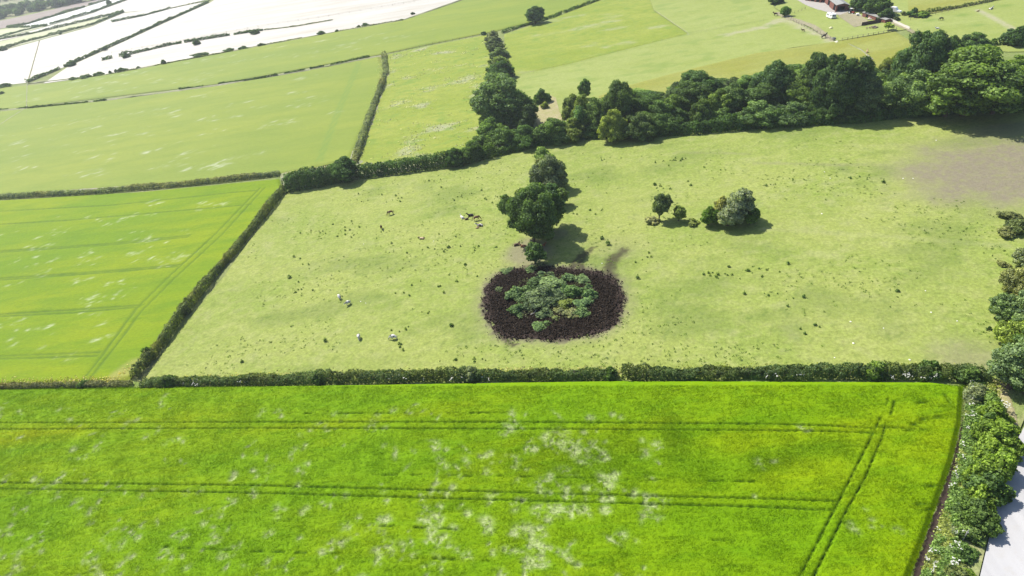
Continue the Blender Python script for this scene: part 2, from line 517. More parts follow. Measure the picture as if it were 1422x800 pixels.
# ------------------------------------------------------------------ materials of the land
def tiny(t, p, c): return c
ROT = math.radians(-3)
M_BARLEY = field_mat('green_barley', (0.12, 0.228, 0.0015), (0.155, 0.248, 0.0015), (0.098, 0.208, 0.0015), 0.03, 0.16, 1.6, ROT, 3.0,
                     pale=(0.34, 0.38, 0.20), palek=0.75, dark=(0.02, 0.06, 0.004), spec=0.05, rough=0.75, finek=0.15, bumpk=0.2, drill=0.22,
                     soil=((0.10, 0.07, 0.05), (0.20, 0.15, 0.10)))
M_BARLEYB = field_mat('yellow_green_barley', (0.105, 0.178, 0.002), (0.148, 0.202, 0.002), (0.082, 0.155, 0.003), 0.018, 0.06, 1.0, ROT, 3.5,
                      pale=(0.38, 0.41, 0.27), palek=0.75, dark=(0.05, 0.10, 0.01), spec=0.05, rough=0.7, finek=0.2, bumpk=0.25,
                      soil=((0.30, 0.23, 0.10), (0.38, 0.30, 0.15)))
M_BARLEYC = field_mat('pale_green_barley', (0.145, 0.192, 0.028), (0.172, 0.21, 0.03), (0.122, 0.175, 0.022), 0.010, 0.035, 0.5, ROT, 4.0,
                      pale=(0.38, 0.40, 0.30), palek=0.7, dark=(0.11, 0.18, 0.03), spec=0.06, rough=0.7, finek=0.12, bumpk=0.2)
M_STUBBLE = field_mat('pale_ripe_barley', (0.34, 0.324, 0.283), (0.37, 0.357, 0.323), (0.27, 0.235, 0.175), 0.006, 0.02, 0.3, ROT, 7.0,
                      spec=0.3, rough=0.7, finek=0.06, bumpk=0.1)
M_PASTURE = field_mat('grazed_pasture', (0.208, 0.242, 0.062), (0.17, 0.218, 0.046), (0.24, 0.262, 0.088), 0.035, 0.30, 1.4, 0.2, 1.3,
                      pale=(0.28, 0.27, 0.16), palek=0.7, dark=(0.075, 0.12, 0.025), spec=0.07, rough=0.85, finek=0.34, bumpk=0.6,
                      soil=((0.105, 0.092, 0.062), (0.235, 0.210, 0.145)))
M_ROUGH = field_mat('rough_pasture', (0.17, 0.212, 0.03), (0.205, 0.235, 0.042), (0.135, 0.188, 0.025), 0.02, 0.16, 0.9, 0.2, 2.0,
                    pale=(0.29, 0.29, 0.21), palek=0.9, dark=(0.12, 0.19, 0.03), spec=0.07, rough=0.8, finek=0.25, bumpk=0.5)
M_GRAZED = field_mat('short_grazed_paddock', (0.2, 0.235, 0.062), (0.215, 0.25, 0.075), (0.172, 0.215, 0.048), 0.02, 0.12, 0.8, 0.2, 1.5,
                     pale=(0.30, 0.275, 0.20), palek=0.9, dark=(0.13, 0.19, 0.04), spec=0.07, rough=0.8, finek=0.15, bumpk=0.3)
M_YELLOW = field_mat('seeding_yellow_grass', (0.185, 0.192, 0.034), (0.205, 0.22, 0.055), (0.165, 0.19, 0.03), 0.03, 0.14, 0.9, 0.2, 2.5,
                     pale=(0.3, 0.28, 0.13), spec=0.15, rough=0.85, finek=0.25, bumpk=0.4)
M_GROUND = field_mat('rough_ground', (0.14, 0.182, 0.049), (0.182, 0.196, 0.084), (0.105, 0.14, 0.035), 0.05, 0.3, 1.2, 0, 1.0, spec=0.1, rough=0.9, finek=0.3)
M_VERGE = field_mat('verge_grass', (0.143, 0.195, 0.0455), (0.234, 0.2405, 0.1105), (0.091, 0.143, 0.026), 0.12, 0.6, 2.5, 0, 1.0, spec=0.1, rough=0.9, finek=0.4)
M_MARGIN = field_mat('grassy_field_margin', (0.221, 0.2145, 0.143), (0.169, 0.1885, 0.0845), (0.26, 0.2535, 0.195), 0.06, 0.3, 1.5, 0, 1.0, spec=0.1, rough=0.9, finek=0.3)
M_FALLOW = field_mat('brown_fallow', (0.2025, 0.1688, 0.15), (0.2325, 0.1988, 0.1762), (0.18, 0.1575, 0.1275), 0.01, 0.05, 0.4, ROT, 5, spec=0.1, rough=0.9, finek=0.1)
M_OLIVE = field_mat('far_olive_field', (0.165, 0.1725, 0.09), (0.2025, 0.195, 0.105), (0.135, 0.15, 0.075), 0.01, 0.05, 0.4, ROT, 5, spec=0.1, rough=0.9, finek=0.1)
M_SLIVER = field_mat('far_pale_green_field', (0.294, 0.315, 0.175), (0.336, 0.343, 0.224), (0.259, 0.28, 0.14), 0.01, 0.05, 0.4, ROT, 5, spec=0.2, rough=0.8, finek=0.1)
M_BLUEWHITE = field_mat('far_white_field', (0.363, 0.374, 0.363), (0.396, 0.4015, 0.385), (0.341, 0.341, 0.319), 0.01, 0.05, 0.4, ROT, 5, spec=0.3, rough=0.7, finek=0.06)
M_DIRT = field_mat('pale_dirt', (0.215, 0.195, 0.125), (0.25, 0.225, 0.15), (0.18, 0.185, 0.08), 0.12, 0.5, 2.0, 0, 1, spec=0.1, rough=0.9, finek=0.25)
M_DRYGRASS = field_mat('dry_trodden_grass', (0.299, 0.26, 0.156), (0.26, 0.2405, 0.117), (0.182, 0.2015, 0.052), 0.2, 0.9, 3.0, 0, 1, spec=0.1, rough=0.9, finek=0.3)

# ------------------------------------------------------------------ base land
def big_ground():
    xs = np.r_[np.linspace(-1900, -420, 38), np.linspace(-400, 400, 81), np.linspace(430, 900, 16)]
    ys = np.r_[np.linspace(-250, 20, 10), np.linspace(40, 640, 61), np.linspace(680, 2300, 42)]
    X, Y = np.meshgrid(xs, ys); idx = np.arange(X.size).reshape(X.shape)
    f = np.stack([idx[:-1, :-1], idx[:-1, 1:], idx[1:, 1:], idx[1:, :-1]], -1).reshape(-1, 4)
    x, y = X.ravel(), Y.ravel()
    v = np.stack([x, y, gz(x) - 0.22], -1)
    o = link('ground', np_mesh('ground', v, f, M_GROUND, smooth=True)); o['kind'] = 'structure'
big_ground()

# ------------------------------------------------------------------ tramlines: wheel tracks left in the crops
def px_lines(ls): return [[tuple(G2(*p)) for p in l] for l in ls]
T_NEAR = px_lines([
    [(-120, 590), (0, 589.6), (350, 588.6), (700, 588.7), (1060, 591.5), (1150, 594), (1212, 598)],
    [(-120, 599), (0, 598.5), (350, 597), (700, 598.2), (1060, 600.5), (1150, 602), (1212, 604)],
    [(-120, 671), (0, 672.6), (350, 676.5), (700, 686), (1060, 695.5), (1165, 699)],
    [(-120, 680), (0, 681), (350, 687), (700, 697), (1060, 707), (1158, 712)],
    [(1218, 590), (1215, 598), (1191, 645), (1165, 696.5), (1112, 799), (1080, 858)],
    [(1228, 595), (1224, 610), (1199.5, 668), (1176.5, 708), (1133.4, 794), (1100, 858)]])
T_FAINT = px_lines([
    [(230, 762), (350, 768), (500, 773), (700, 783), (870, 790)],
    [(520, 662), (700, 664), (900, 669), (1060, 672)],
    [(440, 729), (640, 738)], [(400, 577), (700, 576)], [(930, 752), (1040, 754)], [(1212, 596), (1245, 597), (1285, 600)], [(1219, 588), (1226, 574), (1232, 556)], [(1229, 594), (1236, 578), (1241, 560)]])
def sheen_wisps(n, region, sx, sy, seed, cluster=5, extra=()):
    """centres and sizes of lodged patches, their sheen painted as pale colour, in ground metres"""
    r = np.random.default_rng(seed); out = []
    P = gpoly(region); a = np.array(P)
    pix = np.array(region)
    while len(out) < n:
        px = r.uniform(pix[:, 0].min(), pix[:, 0].max()); py = r.uniform(pix[:, 1].min(), pix[:, 1].max())
        if not inside(np.array([px]), np.array([py]), region)[0]: continue
        g = G2(px, py)
        for k in range(r.integers(1, cluster)):
            q = g + r.normal(0, 1, 2) * np.array([sx * 2.4, sy * 2.6])
            out.append((q[0], q[1], sx * r.uniform(0.4, 1.4), sy * r.uniform(0.4, 1.5), r.uniform(0.3, 1.0), r.normal(0.5, 0.5)))
    return out
def pale_field(x, y, W_):
    p = np.zeros(np.shape(x))
    for (cx, cy, sx, sy, k, a) in W_:
        m = (np.abs(x - cx) < 3 * max(sx, sy)) & (np.abs(y - cy) < 3 * max(sx, sy))
        if not m.any(): continue
        dx, dy = x[m] - cx, y[m] - cy
        u = dx * math.cos(a) + dy * math.sin(a); v = -dx * math.sin(a) + dy * math.cos(a)
        p[m] += k * np.exp(-(u / sx) ** 2 - (v / sy) ** 2)
    return np.clip(p, 0, 1.2)
NEAR_POLY = [(-130, 541), (0, 541), (180, 539), (400, 536), (860, 529), (1290, 531), (1337, 537), (1333, 590), (1322, 640), (1301, 700), (1283, 750), (1262, 803), (1235, 870), (-130, 870)]
W_NEAR = sheen_wisps(520, [(-60, 560), (420, 560), (900, 590), (930, 640), (900, 830), (-60, 830)], 0.55, 0.6, 3, 6) \
    + sheen_wisps(130, [(520, 580), (860, 600), (900, 760), (700, 800), (600, 740)], 0.6, 1.0, 4, 5) + sheen_wisps(14, [(1000, 560), (1250, 640), (1240, 760), (1000, 740)], 0.5, 0.5, 5, 3)
EDGE_R = [tuple(G2(*p)) for p in [(1337, 537), (1333, 590), (1322, 640), (1301, 700), (1283, 750), (1262, 803), (1235, 870)]]
def near_attrs(x, y):
    rut = np.zeros(np.shape(x))
    for i, l in enumerate(T_NEAR):
        d = seg_dist(x, y, l) + 0.10 * (vn(x * 1.3, y * 1.3, 5 + i) - 0.5)
        rut = np.maximum(rut, (1 - sstep(0.07, 0.23, d)) * (0.66 + 0.4 * vn(x * 0.5, y * 0.5, 40 + i)))
    for i, l in enumerate(T_FAINT):
        d = seg_dist(x, y, l)
        rut = np.maximum(rut, 0.75 * (1 - sstep(0.1, 0.26, d)) * sstep(0.45, 0.7, vn(x * 0.5, y * 0.9, 60 + i)))
    # gaps the drill missed along the right headland
    for (px, py, rx, ry) in [(1282, 585, .9, .5), (1300, 583, .8, .4), (1270, 592, .7, .4), (1293, 678, 1.1, .3), (1278, 703, .9, .35), (1290, 710, 1.0, .3), (1262, 600, .8, .3), (1317, 560, .3, 1.6), (1280, 562, 1.2, .25)]:
        g = G2(px, py); q = ((x - g[0]) / rx) ** 2 + ((y - g[1]) / ry) ** 2
        rut = np.maximum(rut, 0.8 * np.exp(-q * 1.3) * (0.5 + vn(x * 3, y * 3, 8)))
    pale = pale_field(x, y, W_NEAR) * sstep(0.25, 0.6, fbm(x * 1.6, y * 1.6, 91, 3)) * 1.7  # sheen of flattened barley, put into the colour as pale patches
    yel = np.zeros(np.shape(x)); nn = fbm(x * 0.15, y * 0.3, 19, 3) - 0.5
    for (px, py, wx, wy, k) in [(60, 604, 210, 15, .9), (100, 640, 140, 22, .45), (1075, 612, 120, 15, 1.3), (1125, 655, 70, 24, 1.2), (900, 592, 120, 8, .5), (1190, 610, 60, 22, .6), (1270, 600, 60, 60, .45), (450, 592, 250, 6, .35), (1230, 720, 60, 60, .35)]:
        g = G2(px, py); s = scale_at(px, py); yel = np.maximum(yel, k * np.exp(-((x - g[0]) / (wx / s)) ** 2 - ((y - g[1]) / (wy / s / 0.65)) ** 2 + 1.5 * nn))
    for (px, py, wx, wy, k) in [(935, 615, 24, 46, .13), (1080, 645, 50, 12, .12), (820, 640, 90, 30, .12), (1140, 625, 60, 8, .15)]:
        g = G2(px, py); s = scale_at(px, py); q = k * np.exp(-((x - g[0]) / (wx / s)) ** 2 - ((y - g[1]) / (wy / s / 0.65)) ** 2 + nn)
        rut = np.maximum(rut, q); yel = yel * (1 - np.clip(q * 3, 0, 1))
    bare = np.zeros(np.shape(x))
    return {'yel': np.clip(yel, 0, 1), 'rut': np.clip(rut, 0, 1), 'pale': np.clip(pale, 0, 1), 'bare': bare}
def near_relief(x, y, A):
    h = 0.62 + 0.12 * (fbm(x * 0.35, y * 0.35, 2, 3) - 0.5) + 0.06 * (vn(x * 0.7, y * 3.6, 7) - 0.5) + rng.normal(0, 0.022, x.shape)
    h = h - 0.45 * A['rut'] - 0.22 * A['pale']
    d = seg_dist(x, y, EDGE_R + [tuple(G2(1290, 531)), tuple(G2(860, 529)), tuple(G2(400, 536)), tuple(G2(0, 541))][::1]) if False else seg_dist(x, y, EDGE_R)
    return h * sstep(0.0, 0.35, d)
barley = field('barley_field', NEAR_POLY, 0.25, M_BARLEY, 0.0, near_relief, near_attrs, 'bright green barley field across the foreground')
field('field_margin', [(-130, 530), (0, 533), (600, 520), (1290, 515), (1375, 520), (1415, 560), (1380, 700), (1300, 900), (1225, 900), (1262, 803), (1337, 540), (1290, 540), (860, 540), (180, 545), (-130, 548)], 0.8, M_VERGE, -0.06,
      lambda x, y, A: 0.05 * vn(x * 1.5, y * 1.5, 3), None, 'grassy strip under the hedges around the barley')
ribbon('soil_strip', [(1341, 585), (1338, 600), (1328, 642), (1307, 702), (1289, 752), (1270, 803), (1242, 870)], 1.0, simple('dark_tilled_soil', (0.045, 0.032, 0.026), 0.95, 0.1, 0.4, 2.0, 0.6), 0.02, 0.5, 0.12, label='dark bare soil along the edge of the barley')

# ------------------------------------------------------------------ barley further off
T_B = px_lines([
    [(-130, 305), (0, 295), (160, 286), (330, 268), (356, 266)],
    [(-130, 324), (0, 313), (100, 307), (330, 287), (350, 285)],
    [(-130, 356), (0, 350), (150, 340), (265, 328)], [(-130, 358.5), (0, 352), (150, 342), (262, 330.5)],
    [(-130, 395), (0, 388), (150, 378), (250, 369)], [(-130, 397.5), (0, 390.5), (150, 380), (247, 371.5)],
    [(-130, 440), (0, 438), (100, 432), (200, 425)], [(-130, 444), (0, 441), (100, 436), (195, 428)],
    [(-130, 498), (0, 496), (140, 491)], [(-130, 502.5), (0, 500), (135, 496)],
    [(362, 262), (300, 326), (237, 384), (190, 430), (150, 485), (118, 528)], [(368, 262), (308, 328), (243, 388), (197, 434), (157, 488), (124, 530)]])
W_B = sheen_wisps(230, [(0, 300), (340, 270), (240, 380), (120, 500), (0, 520)], 0.95, 0.55, 6, 7)
def b_attrs(x, y):
    rut = np.zeros(np.shape(x))
    for i, l in enumerate(T_B):
        rut = np.maximum(rut, (1 - sstep(0.15, 0.55, seg_dist(x, y, l))) * (0.45 + 0.5 * vn(x * 0.12, y * 0.12, 44 + i)))
    pale = pale_field(x, y, W_B) * sstep(0.3, 0.6, fbm(x * 0.7, y * 0.9, 12, 3)) * 1.2  # reflection off lodged crop, painted pale
    hd = seg_dist(x, y, [tuple(G2(*p)) for p in [(196, 505), (150, 533)]])
    return {'rut': rut, 'pale': np.clip(pale, 0, 1), 'bare': 0.35 * (1 - sstep(1.0, 4.0, hd + 4 * (fbm(x * .4, y * .4, 9) - .5)))}
field('barley_field.001', [(-130, 292), (0, 279), (200, 267), (388, 249), (394, 270), (300, 385), (232, 470), (180, 528), (0, 536), (-130, 538)], 0.55, M_BARLEYB, 0.0,
      lambda x, y, A: 0.5 + 0.10 * (fbm(x * 0.5, y * 0.5, 21) - 0.5) + 0.08 * (vn(x * 1.7, y * 1.7, 5) - 0.5) - 0.25 * A['rut'] - 0.12 * A['pale'], b_attrs, 'yellow green barley field left of the pasture')
T_C = px_lines([[(497, 88), (470, 150), (441, 225)], [(501, 88), (475, 150), (446, 225)]])
W_C = sheen_wisps(280, [(0, 170), (300, 130), (500, 95), (470, 180), (300, 235), (0, 262)], 1.7, 0.8, 16, 8)
W_D = sheen_wisps(220, [(0, 125), (300, 80), (560, 40), (640, 40), (300, 110), (0, 150)], 2.2, 1.0, 17, 7)
def c_attrs(W_, T_):
    def fn(x, y):
        rut = np.zeros(np.shape(x))
        for l in T_: rut = np.maximum(rut, 0.7 * (1 - sstep(0.2, 0.9, seg_dist(x, y, l))))
        pale = pale_field(x, y, W_) * sstep(0.3, 0.6, fbm(x * 0.4, y * 0.6, 12, 3)) * 1.1  # same painted sheen on the distant barley
        return {'rut': rut, 'pale': np.clip(pale, 0, 1), 'bare': 0 * pale}
    return fn
field('barley_field.002', [(-130, 175), (0, 155), (150, 140), (300, 120), (420, 100), (527, 79), (536, 95), (522, 140), (500, 190), (487, 222), (388, 243), (200, 259), (0, 272), (-130, 284)], 1.1, M_BARLEYC, 0.0,
      lambda x, y, A: 0.5 + 0.08 * (fbm(x * 0.4, y * 0.4, 25) - 0.5), c_attrs(W_C, T_C), 'paler barley field beyond the left hedge')
field('barley_field.003', [(-130, 138), (0, 122), (60, 117), (150, 104), (230, 89), (350, 66.5), (470, 44), (560, 28.5), (640, 1.5), (700, -12), (840, -12), (810, 6), (760, 24), (690, 43), (600, 61), (527, 76), (300, 117), (0, 153), (-130, 173)], 1.6, M_BARLEYC, 0.0,
      lambda x, y, A: 0.5 + 0.08 * (fbm(x * 0.3, y * 0.3, 26) - 0.5), c_attrs(W_D, px_lines([[(560, 27), (640, 21), (720, 14), (760, 5)]])), 'long pale green barley strip below the white fields')
field('ripe_field', [(-130, 105), (0, 71), (127, 37), (172, 18), (240, 10.5), (292, 0), (285, 5), (225, 32), (175, 55), (92, 92), (37, 115), (0, 119), (-130, 136)], 5, M_STUBBLE, 0.0, None, None, 'pale ripe field at the far left')
field('ripe_field.001', [(60, 116), (94, 93), (176, 56), (226, 33), (291, 4), (320, -14), (700, -14), (640, 0), (560, 27), (470, 43), (350, 65), (230, 88), (150, 103)], 4, M_STUBBLE, 0.0, None, None, 'pale ripe field in the middle distance')
field('ripe_field.002', [(-130, 90), (0, 54), (65, 37), (130, 18), (185, -6), (330, -14), (288, -1), (237, 12), (172, 17), (50, 46), (0, 57), (-130, 100)], 5, M_STUBBLE, 0.03, None, None, 'narrow white strip of ripe crop far off')
field('pale_field', [(-130, 95), (0, 58), (50, 46), (172, 17.5), (127, 36), (0, 70), (-130, 104)], 5, M_SLIVER, 0.06, None, None, 'pale green sliver between far hedges')
field('far_field', [(28, 37), (65, 36), (128, 18), (180, -5), (150, -5), (120, 10)], 5, M_BLUEWHITE, 0.09, None, None, 'bluish white field near the far wood')
field('fallow_field', [(-130, 62), (0, 29), (70, 14), (140, -3), (160, -6), (118, 9), (36, 33), (0, 40), (-130, 72)], 5, M_FALLOW, 0.03, None, None, 'brownish fallow strip in front of the far wood')
field('far_field.001', [(-130, 74), (0, 41), (30, 37), (62, 37), (0, 53), (-130, 88)], 5, M_SLIVER, 0.02, None, None, 'small pale field at the far left edge')
field('far_field.002', [(-130, 55), (0, 27), (150, -6), (80, -12), (-130, 20)], 8, M_OLIVE, 0.0, None, None, 'olive field beyond the far wood')

# ------------------------------------------------------------------ pastures
PATHS = px_lines([[(850, 392), (846, 375), (850, 362), (866, 348)], [(808, 378), (805, 365), (812, 352)], [(790, 378), (800, 360), (822, 344)], [(700, 470), (712, 480)]])
PATHW = [2.0, 1.3, 1.0, 0.9]
POND_PX = [(672, 425), (676, 400), (688, 384), (708, 375), (740, 371), (780, 373), (815, 375), (840, 381), (858, 392), (866, 412), (860, 436), (852, 452), (836, 461), (812, 466), (790, 470), (762, 473), (735, 469), (715, 471), (696, 468), (682, 452)]
POND = gpoly(POND_PX)
def pasture_attrs(x, y):
    bare = np.zeros(np.shape(x)); pale = np.zeros(np.shape(x)); rut = np.zeros(np.shape(x))
    mud = np.zeros(np.shape(x)); nz = fbm(x * 0.25, y * 0.25, 3, 4); nf = fbm(x * 1.1, y * 1.1, 33, 3)
    for l, w in zip(PATHS, PATHW): mud = np.maximum(mud, 0.8 * (1 - sstep(w * 0.3, w * 1.25, seg_dist(x, y, l) + 2.4 * (nf - 0.5))))
    dp = np.where(inside(x, y, POND), 0, seg_dist(x, y, POND + POND[:1]))
    mud = np.maximum(mud, 0.75 * (1 - sstep(-0.2, 1.5, dp + 3.2 * (nf - 0.5)))); bare = np.maximum(bare, 0.8 * (1 - sstep(0.2, 2.6, dp + 3.0 * (nf - 0.5))))
    bare = np.maximum(bare, 0.30 * (1 - sstep(1.0, 5.0, dp + 3 * (nz - 0.5))))
    # trodden earth: right-hand patch, under the big tree, gateway at the lower right corner
    def blob(px, py, wx, wy, k, seed, soft=0.35):
        g = G2(px, py); s = scale_at(px, py)
        q = np.hypot((x - g[0]) / (wx / s), (y - g[1]) / (wy / s / 0.5)) + 0.7 * (fbm(x * 0.12, y * 0.12, seed, 4) - 0.5)
        return k * (1 - sstep(1 - soft, 1 + soft, q))
    bare = np.maximum(bare, blob(1408, 234, 140, 54, 1.0, 51, 0.5) * (0.5 + 0.95 * fbm(x * 0.9, y * 0.9, 55, 4)))
    bare = np.maximum(bare, blob(1400, 180, 70, 14, 0.5, 53))
    bare = np.maximum(bare, blob(735, 350, 34, 22, 0.75, 52))
    bare = np.maximum(bare, blob(770, 325, 18, 8, 0.5, 59))
    bare = np.maximum(bare, blob(1345, 500, 45, 22, 0.5, 54, 0.8))
    bare = np.maximum(bare, blob(858, 345, 40, 14, 0.22, 58, 0.8))
    t1 = px_lines([[(1050, 226), (1150, 229), (1245, 229), (1300, 238)], [(1060, 318), (1130, 322), (1200, 326), (1290, 333), (1400, 342)], [(940, 211), (1040, 214)]])
    for l, k in zip(t1, (0.28, 0.0, 0.2)): bare = np.maximum(bare, k * (1 - sstep(0.4, 1.6, seg_dist(x, y, l) + 1.2 * (nf - 0.5))))
    pale = np.maximum(pale, 0.35 * (1 - sstep(0.4, 1.8, seg_dist(x, y, t1[1]))))
    pale = np.maximum(pale, 0.3 * sstep(0.58, 0.78, nz))
    rut = 0.35 * sstep(0.55, 0.78, fbm(x * 0.05, y * 0.08, 71, 3)) + 0.35 * sstep(0.62, 0.8, nf)
    return {'mud': np.clip(mud, 0, 1), 'bare': np.clip(bare, 0, 1), 'pale': np.clip(pale, 0, 1), 'rut': np.clip(rut, 0, 0.8)}
field('pasture', [(394, 268), (490, 248), (600, 232), (690, 208), (800, 188), (930, 182), (1050, 174), (1200, 162), (1350, 150), (1500, 140), (1540, 250), (1500, 420), (1440, 500), (1385, 520), (1290, 524), (860, 528), (400, 533), (194, 537), (240, 470), (310, 385)], 0.75, M_PASTURE, 0.0,
      lambda x, y, A: 0.10 * (fbm(x * 0.2, y * 0.2, 81) - 0.5) + 0.07 * (vn(x * 0.9, y * 0.9, 82) - 0.5) - 1.0 * inside(x, y, POND) * sstep(0.2, 1.2, seg_dist(x, y, POND + POND[:1])), pasture_attrs, 'pale green pasture grazed by horses')
def rough_attrs(k, th=0.58, sc=0.07):
    def fn(x, y):
        return {'pale': k * sstep(th, th + 0.2, fbm(x * sc, y * sc * 1.6, 61, 4)), 'rut': 0.7 * sstep(0.58, 0.78, fbm(x * 0.22, y * 0.45, 62, 3)), 'bare': 0 * x}
    return fn
field('rough_pasture', [(537, 76), (600, 63), (684, 47), (688, 70), (694, 110), (690, 160), (672, 208), (600, 230), (500, 240), (490, 232), (508, 180), (526, 130)], 0.9, M_ROUGH, 0.0,
      lambda x, y, A: 0.15 + 0.35 * (fbm(x * 0.3, y * 0.3, 83) - 0.4), rough_attrs(0.9), 'rough pasture with grey seeding grass between two hedges')
field('rough_pasture.001', [(700, 48), (760, 28), (835, 0), (880, -14), (898, -14), (908, 15), (955, 47), (880, 66), (790, 89), (712, 106), (702, 80)], 1.2, M_ROUGH, 0.0,
      lambda x, y, A: 0.15 + 0.3 * (fbm(x * 0.2, y * 0.2, 84) - 0.4), rough_attrs(0.6, 0.6, 0.05), 'bright rough pasture behind the wood')
field('paddock', [(712, 105), (790, 88), (880, 65), (955, 46), (908, 14), (898, -14), (1062, -14), (1076, 12), (1110, 32), (1160, 58), (1100, 66), (1050, 76), (950, 100), (860, 124), (780, 160), (720, 170), (690, 150)], 1.2, M_GRAZED, 0.0, None,
      lambda x, y: {'pale': np.maximum(0.9 * (1 - sstep(0.6, 4.5, seg_dist(x, y, px_lines([[(1010, 48), (1060, 38), (1085, 27), (1100, 30), (1158, 57)]])[0]) + 5 * (fbm(x * .2, y * .2, 4) - .5))),
                                       0.8 * (1 - sstep(0.3, 1.3, seg_dist(x, y, px_lines([[(908, 15), (956, 48)]])[0])))),
                    'rut': np.maximum(0.2 * (1 - sstep(0.3, 1.2, seg_dist(x, y, px_lines([[(712, 107), (790, 90), (880, 67), (956, 48), (1060, 28)]])[0]))), 0.5 * sstep(0.6, 0.75, fbm(x * .12, y * .2, 77))), 'bare': 0 * x}, 'short grazed paddock behind the wood')
field('long_grass', [(830, 134), (860, 122), (950, 98), (1050, 74), (1160, 58), (1243, 44), (1275, 62), (1262, 85), (1150, 112), (1000, 140), (880, 165)], 1.2, M_YELLOW, 0.05,
      lambda x, y, A: 0.3 + 0.3 * (fbm(x * 0.4, y * 0.4, 86) - 0.4), None, 'yellow seeding grass along the back of the wood')
field('lawn', [(1076, 11), (1090, -14), (1260, -14), (1262, 28), (1264, 40), (1243, 43), (1163, 57)], 1.0, M_GRAZED, 0.03, None, None, 'mown grass around the caravan and stables')
field('paddock.001', [(1264, 41), (1252, 27), (1292, 20), (1350, 8), (1420, -8), (1500, -20), (1520, 70), (1400, 72), (1290, 66)], 1.2, M_GRAZED, 0.0, None,
      lambda x, y: {'pale': 0.9 * (1 - sstep(0.5, 2.2, seg_dist(x, y, px_lines([[(1358, 14), (1378, 24), (1410, 42)], [(1290, 22), (1350, 13), (1420, 1)]][0:1])[0]))),
                    'rut': sum(0.9 * np.exp(-((x - G2(a, b)[0]) / 3.2) ** 2 - ((y - G2(a, b)[1]) / 2.2) ** 2) for a, b in [(1336, 21), (1358, 35), (1396, 8), (1292, 28)]), 'bare': 0 * x}, 'horse paddock at the top right')
field('yellow_field', [(1258, -14), (1440, -14), (1350, 8), (1292, 19), (1252, 25), (1246, 5)], 1.5, M_YELLOW, 0.02, None, None, 'yellowish grass field at the top right')
ribbon('yard', [(1114, -4), (1140, 8), (1160, 15), (1176, 20)], [9, 11, 10, 6], simple('pale_concrete', (0.29, 0.27, 0.245), 0.85, 0.2, 0.12, 0.6), 0.10, 1.0, 0.2, label='pale concrete yard in front of the stables')
field('dirt_yard', [(1163, 22), (1180, 16), (1196, 22), (1206, 30), (1196, 36), (1186, 38)], 0.8, M_DIRT, 0.14, None, None, 'bare dirt beside the brick stables')
ribbon('dirt_track', [(1225, 24), (1245, 35), (1262, 41), (1275, 50)], 2.0, M_DIRT, 0.12, 1.0, 0.2, label='pale dirt track beside the board fence')
ribbon('dirt_track.001', [(1080, 17), (1098, 26), (1128, 36), (1156, 56)], [5, 4, 3, 2.5], M_DIRT, 0.05, 1.5, 0.4, label='trodden dirt along the paddock fence')
ribbon('dirt_track.002', [(1178, 62), (1195, 70), (1212, 84)], 1.2, M_MARGIN, 0.45, 1.5, 0.3, label='thin dry path through the yellow grass')
field('dry_ground', [(742, 158), (752, 142), (764, 132), (772, 136), (776, 152), (782, 168), (770, 178), (748, 180)], 0.7, M_DRYGRASS, 0.10, lambda x, y, A: 0.08 * vn(x, y, 4), None, 'dry trodden gap between the wood and the big round tree')
field('margin', [(388, 239), (420, 236), (482, 226), (490, 190), (508, 160), (524, 110), (528, 80), (536, 76), (542, 98), (530, 140), (512, 190), (500, 222), (560, 226), (640, 210), (668, 205), (660, 220), (560, 240), (470, 248), (392, 258)], 0.9, M_MARGIN, 0.08, lambda x, y, A: 0.3 * fbm(x * .5, y * .5, 8), None, 'greyish grass margin around the hedges')
ribbon('margin.001', [(0, 154), (150, 139), (300, 119), (420, 99), (530, 78)], 3.0, M_MARGIN, 0.45, 4, 0.4, label='pale grass baulk under the gappy hedge')
ribbon('margin.002', [(-60, 275), (200, 258), (390, 239)], 2.4, M_MARGIN, 0.35, 2, 0.3, label='pale grass baulk behind the trimmed left hedge')
ribbon('margin.003', [(40, 116), (150, 104), (230, 88), (350, 66), (470, 44), (560, 28), (640, 0)], 2.4, M_MARGIN, 0.45, 4, 0.4, label='pale grass baulk along the white field')
ribbon('footpath', [(37, 152), (38, 117), (55, 56)], 0.9, M_MARGIN, 0.6, 4, 0.2, label='thin straight footpath across the far fields')
ribbon('footpath.001', [(-20, 188), (12, 166), (33, 153)], 1.3, M_MARGIN, 0.55, 4, 0.2, label='thin footpath crossing the corner of the pale barley')

# ------------------------------------------------------------------ dried pond
t = NT('dark_peaty_mud'); p = t.pos()
n1 = t.noise(p, 0.9, 6, 0.75); n2 = t.noise(p, 5.0, 5, 0.8)
c = t.mix(n1, (0.0045, 0.003, 0.002), (0.017, 0.0115, 0.0075))
c = t.mix(t.rng(n2, 0.62, 0.80, 0, 0.6), c, (0.055, 0.042, 0.033))
c = t.mix(t.math('MULTIPLY', t.attr('edge'), t.rng(t.noise(p, 1.3, 4, 0.7), 0.35, 0.65)), c, (0.06, 0.043, 0.036))
M_MUD = t.done(t.principled(c, 0.9, 0.08, t.bump(n2, 0.8, 0.12)))
def pond_attrs(x, y):
    d = seg_dist(x, y, POND + POND[:1])
    return {'edge': 1 - sstep(0.2, 2.2, d + 2.0 * (fbm(x * 0.6, y * 0.6, 5) - 0.5)), 'd': d}
def pond_relief(x, y, A):
    k = sstep(0, 1.2, A['d'])
    return 0.04 + k * (0.12 + -0.25 * sstep(0.5, 5, A['d']) * 0.3 + 0.55 * (fbm(x * 1.3, y * 1.3, 14, 4) - 0.45) + 0.42 * (vn(x * 2.6, y * 2.6, 15) - 0.5) + rng.normal(0, 0.085, x.shape))
